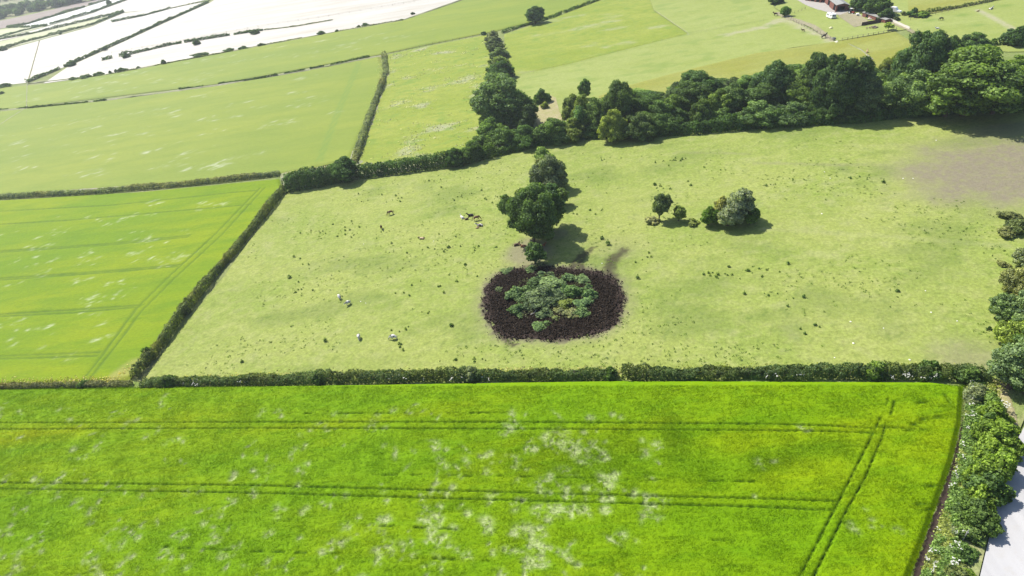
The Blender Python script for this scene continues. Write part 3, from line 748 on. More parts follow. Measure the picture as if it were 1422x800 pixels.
def wobble(pts, amp, seed):
    r = np.random.default_rng(seed); q, s = resample(pts + pts[:1], 3.2)
    return [(a + r.normal(0, amp), b + r.normal(0, amp * 0.6)) for a, b in q[:-1]]
field('pond_bed', wobble(POND_PX, 2.6, 4), 0.22, M_MUD, 0.03, pond_relief, pond_attrs, 'dark churned mud of a dried pond')
def mud_litter():
    n = 2600; r = np.random.default_rng(8); P = np.array(POND)
    x = r.uniform(P[:, 0].min(), P[:, 0].max(), n); y = r.uniform(P[:, 1].min(), P[:, 1].max(), n)
    k = inside(x, y, POND); x, y = x[k], y[k]; n = len(x)
    d = seg_dist(x, y, POND + POND[:1])
    a = r.uniform(0, 3.14, n); L = r.uniform(0.12, 0.55, n); w = r.uniform(0.012, 0.035, n)
    z = gz(x) + r.uniform(0.12, 0.42, n)
    dx, dy = np.cos(a) * L / 2, np.sin(a) * L / 2; nx, ny = -np.sin(a) * w, np.cos(a) * w; tl = r.normal(0, 0.09, n)
    v = np.stack([np.stack([x - dx - nx, y - dy - ny, z - tl], -1), np.stack([x - dx + nx, y - dy + ny, z - tl], -1), np.stack([x + dx + nx, y + dy + ny, z + tl], -1), np.stack([x + dx - nx, y + dy - ny, z + tl], -1)], 1).reshape(-1, 3)
    o = link('reed_litter', np_mesh('reed_litter', v, np.arange(4 * n).reshape(n, 4), simple('dead_reed', (0.12, 0.095, 0.07), 0.9, 0.1, 0.6, 1.0)))
    tag(o, 'broken dead reed stalks strewn over the dark mud', None, None, 'stuff')
mud_litter()
def mud_clods():
    n = 6500; r = np.random.default_rng(18); P = np.array(POND)
    x = r.uniform(P[:, 0].min() - 1, P[:, 0].max() + 1, n); y = r.uniform(P[:, 1].min() - 1, P[:, 1].max() + 1, n)
    k = inside(x, y, POND) | (seg_dist(x, y, POND + POND[:1]) < np.abs(r.normal(0, 0.9, n))); x, y = x[k], y[k]; n = len(x)
    s = r.uniform(0.07, 0.26, n)[:, None]; z = gz(x) + 0.12 + 0.25 * np.minimum(1, seg_dist(x, y, POND + POND[:1]))
    D = np.array([(1, 0, 0), (0, 1, 0), (-1, 0, 0), (0, -1, 0), (0, 0, 1), (0, 0, -1)], float)
    v = np.stack([np.c_[x, y, z] + (d * r.uniform(0.6, 1.4, (n, 1)) + r.normal(0, 0.2, (n, 3))) * s for d in D], 1).reshape(-1, 3)
    f0 = np.array([(0, 1, 4), (1, 2, 4), (2, 3, 4), (3, 0, 4), (1, 0, 5), (2, 1, 5), (3, 2, 5), (0, 3, 5)])
    f = (np.arange(n)[:, None, None] * 6 + f0[None]).reshape(-1, 3)
    o = link('mud_clods', np_mesh('mud_clods', v, f, simple('peat_clod', (0.019, 0.0125, 0.0072), 0.85, 0.15, 0.6, 0.8)))
    tag(o, 'trampled clods of dark peaty mud in the dried pond', None, None, 'stuff')
mud_clods()

# ------------------------------------------------------------------ road on the right
t = NT('pale_asphalt'); p = t.pos()
n = t.noise(p, 9.0, 5, 0.8); b = t.noise(t.mapped(p, 0.42, (0.5, 0.03, 1)), 1.0, 2)
c = t.mix(n, (0.275, 0.275, 0.285), (0.36, 0.355, 0.355))
c = t.mix(t.rng(b, 0.35, 0.7, 0, 0.5), c, (0.42, 0.415, 0.41))
c = t.mix(t.rng(t.noise(p, 0.5, 5, 0.75), 0.55, 0.75, 0, 0.5), c, (0.30, 0.275, 0.235))
M_ROAD = t.done(t.principled(c, 0.75, 0.3, t.bump(n, 0.3, 0.02)))
ROAD_L = [(1480, 500), (1440, 560), (1415, 606), (1399, 650), (1380, 720), (1361, 800), (1345, 870)]
field('road', ROAD_L + [(1500, 900), (1600, 760), (1640, 600), (1580, 500)], 0.8, M_ROAD, -0.02, None, None, 'pale grey road at the lower right corner')
field('road_verge', [(1375, 520), (1405, 520), (1440, 540), (1412, 606), (1397, 650), (1378, 720), (1359, 800), (1343, 880), (1290, 880), (1330, 760), (1365, 640)], 0.5, M_VERGE, 0.08, lambda x, y, A: 0.12 * fbm(x * 1.2, y * 1.2, 6), None, 'grass verge between the roadside hedge and the road')
ribbon('farm_track', [(1384, 528), (1392, 545), (1402, 568), (1412, 600)], [2.6, 2.2, 1.8, 1.2], M_DRYGRASS, 0.28, 0.8, 0.15, label='dry grassy gateway track down to the road')

# ------------------------------------------------------------------ hedges
DK = (0.034, 0.066, 0.018); MID = (0.055, 0.092, 0.026); OLIVE = (0.075, 0.095, 0.036); GREY = (0.105, 0.128, 0.080); BRIGHT = (0.090, 0.135, 0.022); BROWN = (0.078, 0.085, 0.042); PALE = (0.15, 0.18, 0.09)
hedge([(393, 266), (352, 318), (300, 379), (262, 428), (226, 478), (186, 526)], 2.4, 2.5, 0.32, OLIVE, 'trimmed straight hedge dividing the yellow green barley from the pasture', ragged=0.5)
hedge([(-60, 541), (40, 539), (110, 537.5), (182, 536)], 1.5, 2.0, 0.30, BROWN, 'short low brownish hedge at the left end of the foreground barley', gaps=((0.62, 0.64), (0.86, 0.885)))
hedge([(199, 536), (300, 533), (430, 530), (560, 527), (700, 525), (800, 524), (855, 524)], 2.1, 2.7, 0.28, (0.045, 0.070, 0.025), 'long dark hedge along the top of the foreground barley', ragged=0.55)
hedge([(862, 524), (1000, 522), (1150, 521), (1290, 521), (1340, 524), (1372, 528)], 2.4, 2.8, 0.28, (0.045, 0.070, 0.025), 'right part of the foreground hedge, ending at the gateway', ragged=0.6)
hedge([(-60, 278), (0, 275), (130, 268), (260, 257), (388, 243)], 1.8, 2.6, 0.42, GREY, 'low trimmed hedge between the two left barley fields')
hedge([(396, 262), (440, 256), (490, 247), (540, 240), (600, 232), (650, 224), (685, 215)], 5.0, 5.5, 0.5, DK, 'tall bushy hedge at the top left corner of the pasture', ragged=0.3)
hedge([(399, 264), (440, 257), (492, 247)], 6.2, 6.5, 0.5, DK, 'tallest bushy stretch of hedge at the corner of the three fields', ragged=0.35)
hedge([(685, 215), (720, 207), (760, 199), (800, 192), (850, 189), (930, 186), (1050, 177), (1200, 166), (1350, 154), (1440, 150)], 4.0, 5.0, 0.5, DK, 'dark shady hedge along the front foot of the wood', ragged=0.45)
hedge([(492, 228), (504, 190), (518, 150), (528, 125), (536, 100), (533, 77)], 2.2, 3.0, 0.45, GREY, 'greyish hedge running up between barley and rough pasture', ragged=0.5)
far = lambda pts, h, w, label, gaps=(), leaf=0.8, col=DK: hedge(pts, h * 0.75, w * 0.62, leaf, col, label, gaps, None, ragged=0.55)
far([(-30, 155), (0, 153), (60, 149), (173, 137), (290, 119), (350, 111), (413, 100), (440, 95), (475, 88), (523, 77)], 1.5, 1.9, 'gappy low hedge between the two far pale barley strips', ((0.055, 0.07), (0.10, 0.13), (0.335, 0.352), (0.385, 0.56), (0.615, 0.65), (0.785, 0.80), (0.845, 0.855), (0.885, 0.90), (0.985, 1.0)), 0.6)
far([(37, 115), (92, 92), (175, 55), (225, 32), (289, 4)], 2.6, 3.4, 'long straight hedge climbing between the two white fields', ((0.12, 0.14),), 0.9)
far([(95, 111), (150, 104), (228, 89), (350, 66), (470, 44), (560, 28)], 0.9, 1.6, 'very low straggly hedge under the bushes of the white field boundary', ((0.22, 0.27), (0.5, 0.53), (0.7, 0.8)), 0.7, OLIVE)
far([(142, 84), (180, 76), (240, 62), (330, 47.5), (365, 42.5)], 2.8, 3.2, 'thick short hedge inside the nearer white field', ((0.06, 0.1), (0.47, 0.49), (0.78, 0.81)), 0.8)
far([(367, 42), (410, 37), (462, 28)], 0.9, 1.4, 'thin low hedge continuing to the right in the white field', (), 0.6, OLIVE)
far([(-20, 75), (0, 70), (30, 60), (127, 35), (172, 17)], 3.0, 3.5, 'dark hedge along the lower side of the far pale green sliver', (), 1.1)
far([(-20, 62), (0, 55), (50, 46), (100, 34), (150, 22), (172, 17)], 3.0, 4.0, 'dark hedge along the upper side of the far pale green sliver', (), 1.1)
far([(155, 31), (200, 22), (237, 12)], 2.6, 3.2, 'short hedge just right of the pale sliver', (), 1.0)
far([(237, 12), (265, 6), (292, 1)], 1.2, 1.5, 'thin hedge rising to the top of the picture in the white fields', (), 0.8, OLIVE)
far([(-20, 58), (0, 52), (35, 42), (70, 34), (130, 17), (185, -3)], 2.8, 4.0, 'ragged hedge below the bluish white far field', ((0.3, 0.33),), 1.1)
far([(10, 38), (36, 34), (118, 10)], 3.2, 4.0, 'dark hedge above the bluish white far field', (), 1.1)
far([(124, 8), (150, 0), (170, -6)], 3.2, 4.0, 'short piece of dark hedge near the top edge beside the lone far tree', (), 1.1)
far([(12, 38.5), (40, 38), (66, 36)], 3.2, 4.0, 'row of dark bushes at the foot of the bluish far field', ((0.3, 0.36), (0.62, 0.68)), 1.1)
far([(697, 46), (724, 37), (770, 24), (773, 22), (800, 12), (832, 0), (850, -6)], 2.1, 2.8, 'hedge at the top running up past the lone round tree', ((0.495, 0.515),), 0.65, MID)
hedge([(1400, 60), (1345, 66), (1300, 70)], 2.5, 3.0, 0.6, MID, 'overgrown hedge along the bottom of the top right paddock', ((0.25, 0.3),))
hedge([(1254, 22), (1275, 19), (1290, 17), (1330, 11), (1370, 3), (1400, -4)], 0.9, 1.4, 0.5, OLIVE, 'straggly low growth along the top right fence line', ragged=0.8)
# thin fence lines far away
def fence(pts_px, step, h, label, n=None, posts=True, col=None, rails=2, name='fence', thick=0.07):
    pts, s = resample([G2(*p) for p in pts_px], step)
    o = empty(name, (pts[0][0], pts[0][1], float(gz(pts[0][0])))); tag(o, label, 'fence')
    m = M_POST; pm = None
    for i, (x, y) in enumerate(pts):
        if pm is None: pm = MB().box((0, 0, h / 2 - 0.15), (thick * 1.6, thick * 1.6, h + 0.5)).mesh('post', m)
        c = bpy.data.objects.new('post', pm); COL.objects.link(c); c.parent = o
        c.location = (x - pts[0][0], y - pts[0][1], float(gz(x)) - float(gz(pts[0][0])))
        c.rotation_euler = (random.gauss(0, 0.04), random.gauss(0, 0.04), random.uniform(0, 1.5))
    for k in range(rails):
        z = h * (0.45 + 0.5 * k / max(1, rails - 1)); mb = MB()
        V = [(x - pts[0][0], y - pts[0][1], float(gz(x)) - float(gz(pts[0][0])) + z) for x, y in pts]
        mb.tube(V, [thick * 0.45] * len(V), 4); mb.build('rail', m, o)
    return o
M_POST = simple('weathered_wood', (0.20, 0.17, 0.14), 0.9, 0.1, 0.3, 2.0)
fence([(537, 77), (600, 62), (640, 55), (684, 47)], 4.0, 1.3, 'post and wire fence along the top of the rough pasture')
fence([(1098, 28), (1125, 42), (1143, 50), (1157, 57)], 3.2, 1.3, 'post and rail fence between the paddock and the caravan lawn')
fence([(1169, 57.5), (1198, 52.5), (1211, 50.5), (1234, 46), (1244, 43)], 2.2, 1.5, 'fence with tall dark posts below the caravan lawn', thick=0.10)
fence([(1086, 13), (1104, 19), (1118, 13)], 3.2, 1.3, 'short fence from the paddock corner tree to the stable drive')
fence([(1264, 28), (1300, 20), (1350, 9), (1400, -3)], 3.2, 1.3, 'post and wire fence along the top right paddock')
fence([(155, 74), (250, 58), (355, 38), (470, 21), (590, 0)], 9.0, 1.4, 'long thin fence line across the white field', thick=0.09)
fence([(700, 108), (790, 90), (880, 67), (955, 48), (1060, 29)], 5.0, 1.0, 'thin wire fence across the paddock behind the wood', thick=0.03)

# ------------------------------------------------------------------ trees and bushes of the pasture
plant(741, 338, 258, 56, 'broad', (0.047, 0.078, 0.030), 'largest dark green tree in the pasture, just above the pond', 'field_tree', fine=1, var=0, rz=0.4)
plant(762, 318, 256, 36, 'tall', (0.040, 0.072, 0.026), 'narrow dark tree tucked behind the right side of the largest pasture tree', 'field_tree', fine=1, var=1)
plant(712, 304, 270, 22, 'hawthorn', (0.06, 0.095, 0.035), 'thin leaning tree at the left shoulder of the largest pasture tree', 'field_tree', fine=1, var=2, lean=-0.35, rz=0)
plant(762, 262, 217, 44, 'dome', (0.085, 0.105, 0.065), 'greyish hawthorn dome above the largest pasture tree', 'hawthorn', cat='tree', fine=1, var=0)
plant(750, 254, 222, 28, 'dome', (0.105, 0.12, 0.065), 'paler left half of the greyish hawthorn clump', 'hawthorn', cat='tree', fine=1, var=2)
plant(754, 226, 206, 28, 'dome', (0.085, 0.125, 0.04), 'small green bush at the back of the hawthorn clump, beside the hedge shade', 'bush', cat='bush', fine=1, var=1)
plant(777, 286, 263, 26, 'hawthorn', (0.055, 0.085, 0.022), 'small round thorn tree right of the largest pasture tree', 'thorn_tree', fine=1, var=3)
plant(743, 366, 339, 28, 'hawthorn', (0.045, 0.08, 0.028), 'small tree right in front of the largest pasture tree, on the pond edge', 'thorn_tree', fine=1, var=1)
plant(915, 306, 269, 22, 'hawthorn', (0.07, 0.095, 0.045), 'taller of the two lone thorn trees right of centre', 'thorn_tree', fine=1, var=2)
plant(942, 307, 287, 16, 'hawthorn', (0.09, 0.125, 0.04), 'smaller round thorn tree of the lone pair right of centre', 'thorn_tree', fine=1, var=0)
plant(983, 312, 288, 22, 'broad', (0.06, 0.105, 0.018), 'bright green bushy tree at the left end of the five tree clump', 'thorn_tree', fine=1, var=3)
plant(999, 307, 274, 24, 'broad', (0.125, 0.13, 0.05), 'olive brown tree behind in the five tree clump', 'thorn_tree', fine=1, var=1)
plant(1020, 309, 265, 40, 'broad', (0.125, 0.145, 0.10), 'tallest silvery grey tree of the five tree clump', 'thorn_tree', fine=1, var=2)
plant(1010, 313, 286, 34, 'hawthorn', (0.13, 0.15, 0.095), 'low silvery dome at the front of the five tree clump', 'thorn_tree', fine=1, var=0)
plant(1041, 311, 291, 26, 'hawthorn', (0.05, 0.085, 0.02), 'dark green tree at the right end of the five tree clump', 'thorn_tree', fine=1, var=1)
for (a, b, tp, w, c, l) in [
    (906, 309, 302, 18, (0.17, 0.18, 0.11), 'pale twiggy scrub at the foot of the taller lone thorn tree'),
    (962, 311, 304, 16, (0.14, 0.17, 0.06), 'low pale green scrub left of the five tree clump'),
    (1402, 302, 295, 26, (0.10, 0.115, 0.05), 'low tawny bush by the right edge below the bare patch'),
    (1397, 326, 316, 22, (0.11, 0.12, 0.055), 'tawny scrub left of its neighbour at the right edge of the pasture'),
    (1410, 322, 306, 24, (0.08, 0.10, 0.04), 'greenish scrub at the right edge of the pasture'),
    (1393, 369, 364, 14, (0.12, 0.13, 0.055), 'small dark scrub patch above the roadside bushes'),
    (724, 276, 262, 18, (0.10, 0.13, 0.045), 'small pale bush left of the hawthorn clump'),
    (752, 212, 204, 16, (0.10, 0.135, 0.045), 'lit bush at the upper tip of the hawthorn row')]:
    plant(a, b, tp, w, 'dome', c, l, 'scrub', cat='bush', fine=1)
# roadside bushes on the right edge
for (a, b, tp, w, k, c, l) in [
    (1425, 372, 342, 36, 'dome', (0.12, 0.14, 0.085), 'highest grey green bush cut by the right edge of the picture'),
    (1418, 410, 372, 52, 'dome', (0.105, 0.115, 0.05), 'brownish green roadside bush second from the top on the right edge'),
    (1412, 446, 408, 58, 'dome', (0.075, 0.11, 0.05), 'middle green roadside bush at the right edge'),
    (1440, 440, 395, 60, 'dome', (0.05, 0.085, 0.025), 'dark bush behind the middle roadside bush'),
    (1409, 483, 450, 46, 'dome', (0.105, 0.14, 0.03), 'yellow green bush above the silvery roadside tree'),
    (1436, 500, 455, 50, 'broad', (0.06, 0.10, 0.03), 'green tree beside the silvery roadside tree, cut by the picture edge'),
    (1400, 540, 474, 54, 'tall', (0.085, 0.125, 0.07), 'silvery green tree at the right corner of the pasture'),
    (1424, 548, 486, 44, 'tall', (0.04, 0.08, 0.02), 'dark green tree right of the silvery corner tree')]:
    plant(a, b, tp, w, k, c, l, 'roadside_bush' if k == 'dome' else 'roadside_tree', cat='bush' if k == 'dome' else 'tree', fine=1)
RBX = -9
RB = [(1352, 560, 18, 16, GREY), (1364, 552, 22, 20, (0.09, 0.105, 0.06)), (1385, 590, 36, 34, BRIGHT), (1376, 602, 36, 22, MID), (1388, 622, 46, 46, BRIGHT), (1376, 640, 40, 28, BRIGHT), (1390, 655, 46, 36, BRIGHT),
      (1370, 672, 42, 32, BRIGHT), (1376, 690, 40, 40, MID), (1360, 700, 34, 26, BRIGHT), (1364, 722, 34, 40, MID), (1340, 716, 14, 20, MID), (1348, 745, 20, 26, (0.075, 0.11, 0.035)), (1332, 742, 9, 16, GREY), (1342, 770, 15, 22, MID), (1324, 772, 9, 16, (0.085, 0.12, 0.05)),
      (1334, 800, 15, 24, OLIVE), (1316, 802, 9, 16, MID), (1322, 835, 22, 40, MID), (1344, 800, 12, 20, BRIGHT), (1300, 840, 18, 30, OLIVE)]
for i, (a, b, hpx, w, c) in enumerate(RB):
    ords = ['topmost', 'second', 'third', 'fourth', 'fifth', 'sixth', 'seventh', 'eighth', 'ninth', 'tenth', 'eleventh', 'twelfth', 'thirteenth', 'fourteenth', 'fifteenth', 'sixteenth', 'seventeenth', 'eighteenth', 'nineteenth', 'twentieth', 'lowest']
    plant(a + (RBX if a > 1360 else -3), b, None, w * 1.2, 'dome', c, '%s shrub counting down the leafy roadside hedge by the pale road' % ords[i], 'roadside_shrub', cat='shrub', group='shrubs of the roadside hedge', fine=1, h=hpx / scale_at(a, b) * 0.9)

for (a, b, hh, w, c, l) in [
    (207, 497, 3.0, 17, MID, 'bushy green outgrowth low down on the straight diagonal hedge'), (256, 434, 2.8, 14, OLIVE, 'rounded lump in the middle of the straight diagonal hedge'),
    (118, 537.5, 1.9, 15, MID, 'darker square bush in the low brownish hedge on the left'), (238, 534.5, 2.6, 16, (0.06, 0.105, 0.022), 'fresh green bush near the left end of the long dark foreground hedge'), (442, 530, 2.5, 16, MID, 'dark green bush standing a little proud of the long foreground hedge'),
    (655, 525.5, 2.8, 22, GREY, 'taller greyish lump in the middle of the long foreground hedge'), (846, 524, 2.5, 16, MID, 'taller bush at the right end of the long foreground hedge'), (1215, 521, 3.0, 26, (0.075, 0.115, 0.025), 'yellow green lump on the right part of the foreground hedge'),
    (1290, 521, 2.9, 24, MID, 'green bush near the right end of the foreground hedge'), (1345, 527, 2.6, 32, MID, 'green bush at the right end of the foreground hedge by the gateway'), (1354, 550, 2.4, 28, GREY, 'greyish bush between the hedge end and the roadside shrubs')]:
    plant(a, b, None, w, 'dome', c, l, 'hedge_bush', cat='bush', fine=1, h=hh)
hedge([(1370, 556), (1381, 580), (1385, 615), (1379, 655), (1367, 695), (1357, 722)], 2.2, 2.6, 0.32, (0.075, 0.12, 0.026), 'leafy roadside hedge between the foreground barley and the pale road', ragged=0.6)
# column of bushes between the rough pastures
for (a, b, tp, w, k, c, l) in [
    (684, 58, 43, 22, 'dome', (0.09, 0.105, 0.065), 'greyish bush at the very top of the bush column'),
    (687, 70, 54, 22, 'dome', (0.08, 0.10, 0.05), 'second bush down the bush column between the rough pastures'),
    (692, 82, 66, 24, 'dome', (0.075, 0.105, 0.05), 'third bush down the bush column between the rough pastures'),
    (695, 94, 78, 24, 'dome', (0.095, 0.125, 0.04), 'fourth, yellower bush down the bush column'),
    (696, 109, 86, 32, 'dome', DK, 'dark round bush above the big round tree in the bush column'),
    (696, 174, 106, 70, 'broad', (0.066, 0.104, 0.045), 'big round tree at the foot of the bush column'),
    (722, 178, 130, 44, 'broad', (0.034, 0.06, 0.018), 'dark tree on the right flank of the big round tree'),
    (731, 184, 146, 24, 'tall', (0.045, 0.07, 0.03), 'smaller shaded tree at the edge of the dry gap'),
    (681, 182, 150, 34, 'dome', (0.075, 0.11, 0.045), 'lit bush at the left foot of the big round tree'),
    (684, 196, 166, 42, 'dome', (0.07, 0.115, 0.03), 'lower lit bush in front of the big round tree'),
    (670, 212, 190, 36, 'dome', MID, 'bush in the pasture hedge left below the big round tree'),
    (704, 205, 178, 40, 'dome', MID, 'bush in the pasture hedge straight below the big round tree'),
    (728, 203, 176, 38, 'dome', (0.045, 0.08, 0.022), 'bush in the pasture hedge below the dry gap, left one'),
    (765, 197, 165, 44, 'dome', (0.06, 0.095, 0.03), 'round bush in the pasture hedge right below the dry gap'),
    (796, 193, 166, 34, 'dome', (0.075, 0.10, 0.03), 'yellowish bush in the pasture hedge at the left end of the wood'),
    (481, 251, 219, 34, 'broad', (0.036, 0.07, 0.018), 'round dark tree rising from the hedge corner of the barley fields'),
    (631, 230, 207, 26, 'dome', DK, 'taller dark bush in the pasture hedge below the rough pasture'),
    (655, 222, 196, 32, 'dome', MID, 'green bush in the pasture hedge right of the taller dark one'),
    (743, 33, 9, 21, 'broad', (0.05, 0.085, 0.035), 'lone round tree standing by the hedge near the top'),
    (672, 49, 44, 8, 'dome', DK, 'small dark bush on the fence at the top of the rough pasture'),
    (752, 142, 124, 20, 'dome', (0.055, 0.09, 0.03), 'small bush at the top of the dry gap'),
    (757, 150, 141, 10, 'dome', (0.12, 0.15, 0.04), 'low pale bush inside the dry gap'),
    (152, 7, 0, 6.5, 'broad', DK, 'lone far tree near the top left between white fields'),
    (228, 89.5, 83, 6, 'broad', DK, 'lone round tree on the boundary of the nearer white field'),
    (146, 70, 65, 6, 'broad', DK, 'small tree on the climbing hedge of the white fields'),
    (100, 91, 84, 12, 'dome', DK, 'dark bush on the lower part of the climbing hedge'),
    (175, 80, 73, 9, 'dome', DK, 'bush at the left end of the short hedge in the white field'),
    (273, 62, 55, 9, 'dome', DK, 'bush in the middle of the short hedge in the white field'),
    (354, 47, 41, 12, 'dome', DK, 'bush at the right end of the short hedge in the white field'),
    (84, 48, 44, 4, 'broad', DK, 'tiny tree on the hedge below the pale sliver'),
    (5, 70, 64, 9, 'dome', DK, 'dark bush at the left edge on the hedge of the white field')]:
    plant(a, b, tp, w, k, c, l, {'dome': 'bush'}.get(k, 'tree'), cat='bush' if k == 'dome' else 'tree', fine=2 if w < 14 else 0)
for i, (a, b, w, hp) in enumerate([(8, 121, 15, 5), (103, 111, 12, 4), (121, 108, 17, 4.5), (138, 104.5, 14, 4.5), (153, 102, 4, 4), (161, 100, 5, 4), (170, 99, 13, 5), (192, 95, 6, 3), (278, 78, 22, 4.5), (318, 71, 16, 4), (338, 68, 12, 4), (363, 64, 10, 4), (447, 48, 12, 5), (468, 44.5, 6, 3.5), (508, 36, 12, 4), (498, 38, 5, 3), (573, 20, 6, 3), (3, 131, 8, 4)]):
    nth = ['leftmost', 'second', 'third', 'fourth', 'fifth', 'sixth', 'seventh', 'eighth', 'ninth', 'tenth', 'eleventh', 'twelfth', 'thirteenth', 'fourteenth', 'fifteenth', 'sixteenth', 'seventeenth', 'eighteenth'][i]
    lab = '%s dark bush on the lower boundary of the white field' % nth if i < 17 else 'dark bush below the corner at the left edge of the pale barley strip'
    plant(a, b, None, w * 0.85, 'dome', DK, lab, 'boundary_bush', cat='bush', group='bushes along the white field boundary', fine=2, h=hp / scale_at(a, b) * 0.9)

# ------------------------------------------------------------------ the wood
front = np.array([(800, 196), (850, 191), (930, 187), (1050, 178), (1200, 167), (1350, 155), (1450, 150)], float)
back = np.array([(800, 146), (850, 139), (930, 134), (1010, 122), (1060, 118), (1120, 106), (1180, 100), (1250, 100), (1300, 92), (1380, 96), (1450, 96)], float)
HAND = [  # the crowns one can pick out
    (811, 137, 110, 13, 'broad', MID, 'thin dark tree standing up behind the left end of the wood'),
    (793, 170, 132, 26, 'dome', (0.075, 0.10, 0.04), 'pale scrub bush at the left tip of the wood beside the dry gap'),
    (808, 178, 134, 36, 'dome', (0.085, 0.115, 0.03), 'yellow green bush at the left end of the wood'),
    (801, 187, 148, 28, 'dome', (0.065, 0.11, 0.05), 'bluish green bush low at the left end of the wood'),
    (822, 182, 138, 36, 'dome', (0.07, 0.105, 0.035), 'round green bush beside the bluish one at the wood end'),
    (852, 182, 113, 38, 'broad', (0.055, 0.085, 0.03), 'first tall tree at the left end of the wood'),
    (850, 196, 154, 36, 'dome', (0.12, 0.145, 0.04), 'pale yellow green bush along the front of the wood'),
    (885, 192, 158, 44, 'dome', (0.05, 0.075, 0.03), 'greyish bush along the front of the wood'),
    (872, 178, 138, 26, 'broad', (0.06, 0.095, 0.025), 'small lit tree between the wood end trees'),
    (1256, 150, 44, 52, 'broad', (0.045, 0.078, 0.033), 'tall bluish green tree rising at the back right of the wood'),
    (1283, 118, 44, 40, 'broad', (0.04, 0.07, 0.028), 'dark tree behind the great domed tree, toward the paddock'),
    (1262, 160, 98, 56, 'broad', (0.085, 0.125, 0.05), 'pale green lit tree left of the great domed tree'),
    (1338, 160, 68, 112, 'broad', (0.056, 0.090, 0.024), 'great domed tree at the right end of the wood'),
    (1312, 162, 92, 60, 'broad', (0.055, 0.09, 0.022), 'lower left shoulder tree of the great domed tree'),
    (1378, 158, 92, 60, 'broad', (0.05, 0.082, 0.024), 'right shoulder tree of the great domed tree'),
    (1180, 165, 78, 36, 'tall', (0.036, 0.065, 0.028), 'dark narrow tree in the middle of the wood'),
    (1148, 165, 76, 48, 'broad', (0.034, 0.06, 0.022), 'tall dark tree in the middle of the wood'),
    (1122, 150, 74, 40, 'broad', (0.040, 0.068, 0.026), 'tall tree with spreading top in the back of the wood'),
    (1235, 120, 72, 30, 'hawthorn', (0.095, 0.115, 0.035), 'thin yellowish tree at the back edge by the yellow grass'),
    (1193, 165, 98, 34, 'tall', (0.052, 0.078, 0.045), 'grey green narrow tree right of the middle of the wood'),
    (1068, 150, 86, 46, 'broad', (0.042, 0.074, 0.030), 'tall round tree behind the middle left of the wood'),
    (966, 150, 100, 50, 'broad', (0.038, 0.068, 0.024), 'round tree at the back left of the wood'),
    (1350, 70, 46, 34, 'dome', (0.05, 0.085, 0.03), 'dark round bush on the lower edge of the top right paddock'),
    (1396, 62, 40, 14, 'tall', (0.055, 0.09, 0.04), 'slim pale tree on the paddock edge near the right side'),
    (1412, 62, 38, 26, 'dome', (0.035, 0.065, 0.02), 'dark bush at the right edge below the paddock'),
    (1318, 70, 50, 22, 'dome', (0.05, 0.085, 0.02), 'bush between the bluish tree and the paddock bush'),
    (1412, 110, 78, 44, 'dome', (0.085, 0.13, 0.025), 'bright bush at the right edge above the wood end'),
    (1400, 100, 84, 22, 'dome', (0.10, 0.12, 0.04), 'tawny bush near the right edge above the wood end'),
    (1425, 135, 98, 40, 'dome', (0.10, 0.145, 0.015), 'vivid yellow green bush at the right edge'),
    (1418, 152, 118, 34, 'dome', (0.05, 0.08, 0.025), 'dark bush at the right edge where the wood ends'),
    (1400, 128, 98, 30, 'dome', (0.08, 0.12, 0.05), 'pale green bush behind the right shoulder tree')]
for (a, b, tp, w, k, c, l) in HAND: plant(a, b, tp, w, k, c, l, 'bush' if k == 'dome' else 'woodland_tree', cat='bush' if k == 'dome' else 'tree', group='trees of the wood', fine=0)
ORD = ['first', 'second', 'third', 'fourth', 'fifth', 'sixth', 'seventh', 'eighth', 'ninth', 'tenth', 'eleventh', 'twelfth', 'thirteenth', 'fourteenth', 'fifteenth', 'sixteenth', 'seventeenth', 'eighteenth', 'nineteenth', 'twentieth', 'twenty-first', 'twenty-second']
wr = random.Random(31)
tops_x = [800, 850, 900, 930, 1000, 1060, 1120, 1160, 1200, 1240, 1290, 1340, 1400, 1450]
tops_y = [142, 122, 128, 116, 108, 100, 88, 86, 97, 96, 72, 78, 92, 94]
for row, (k, n, w, hgt) in enumerate([(0.90, 19, 40, (5, 10)), (0.66, 20, 42, (8.5, 12.5)), (0.36, 21, 40, (9, 13.5)), (0.10, 18, 36, (5, 9))]):
    for i in range(n):
        x = 838 + (i + 0.5 + wr.uniform(-0.3, 0.3)) * (1395 - 838) / n
        if row == 3 and x > 1230: continue
        yf = np.interp(x, front[:, 0], front[:, 1]); yb = np.interp(x, back[:, 0], back[:, 1])
        y = yb + (yf - yb) * k + wr.uniform(-6, 4)
        h = wr.uniform(*hgt)
        lim = height_to(x, y, np.interp(x, tops_x, tops_y) + wr.uniform(0, 8))
        h = max(3.0, min(h, lim))
        tone = wr.choice([(0.034, 0.06, 0.02), (0.042, 0.07, 0.022), (0.05, 0.078, 0.028), (0.06, 0.092, 0.026), (0.045, 0.066, 0.034), (0.075, 0.11, 0.03)] if row else [(0.04, 0.068, 0.022), (0.055, 0.085, 0.03), (0.045, 0.07, 0.03)])
        k2 = wr.uniform(1.0, 1.5); tone = tuple(q * k2 for q in tone)
        kind = wr.choice(['broad', 'broad', 'tall', 'dome']) if row else 'dome'
        rown = ['front foot', 'front row', 'middle row', 'back row'][row]
        plant(x, y, None, w * wr.uniform(0.65, 1.35), kind, tone, '%s %s from the left in the %s of the wood' % (ORD[i], 'understorey bush' if row == 0 else 'tree', rown), 'bush' if row == 0 else 'woodland_tree',
              cat='bush' if row == 0 else 'tree', group='trees of the wood', fine=0, h=h)

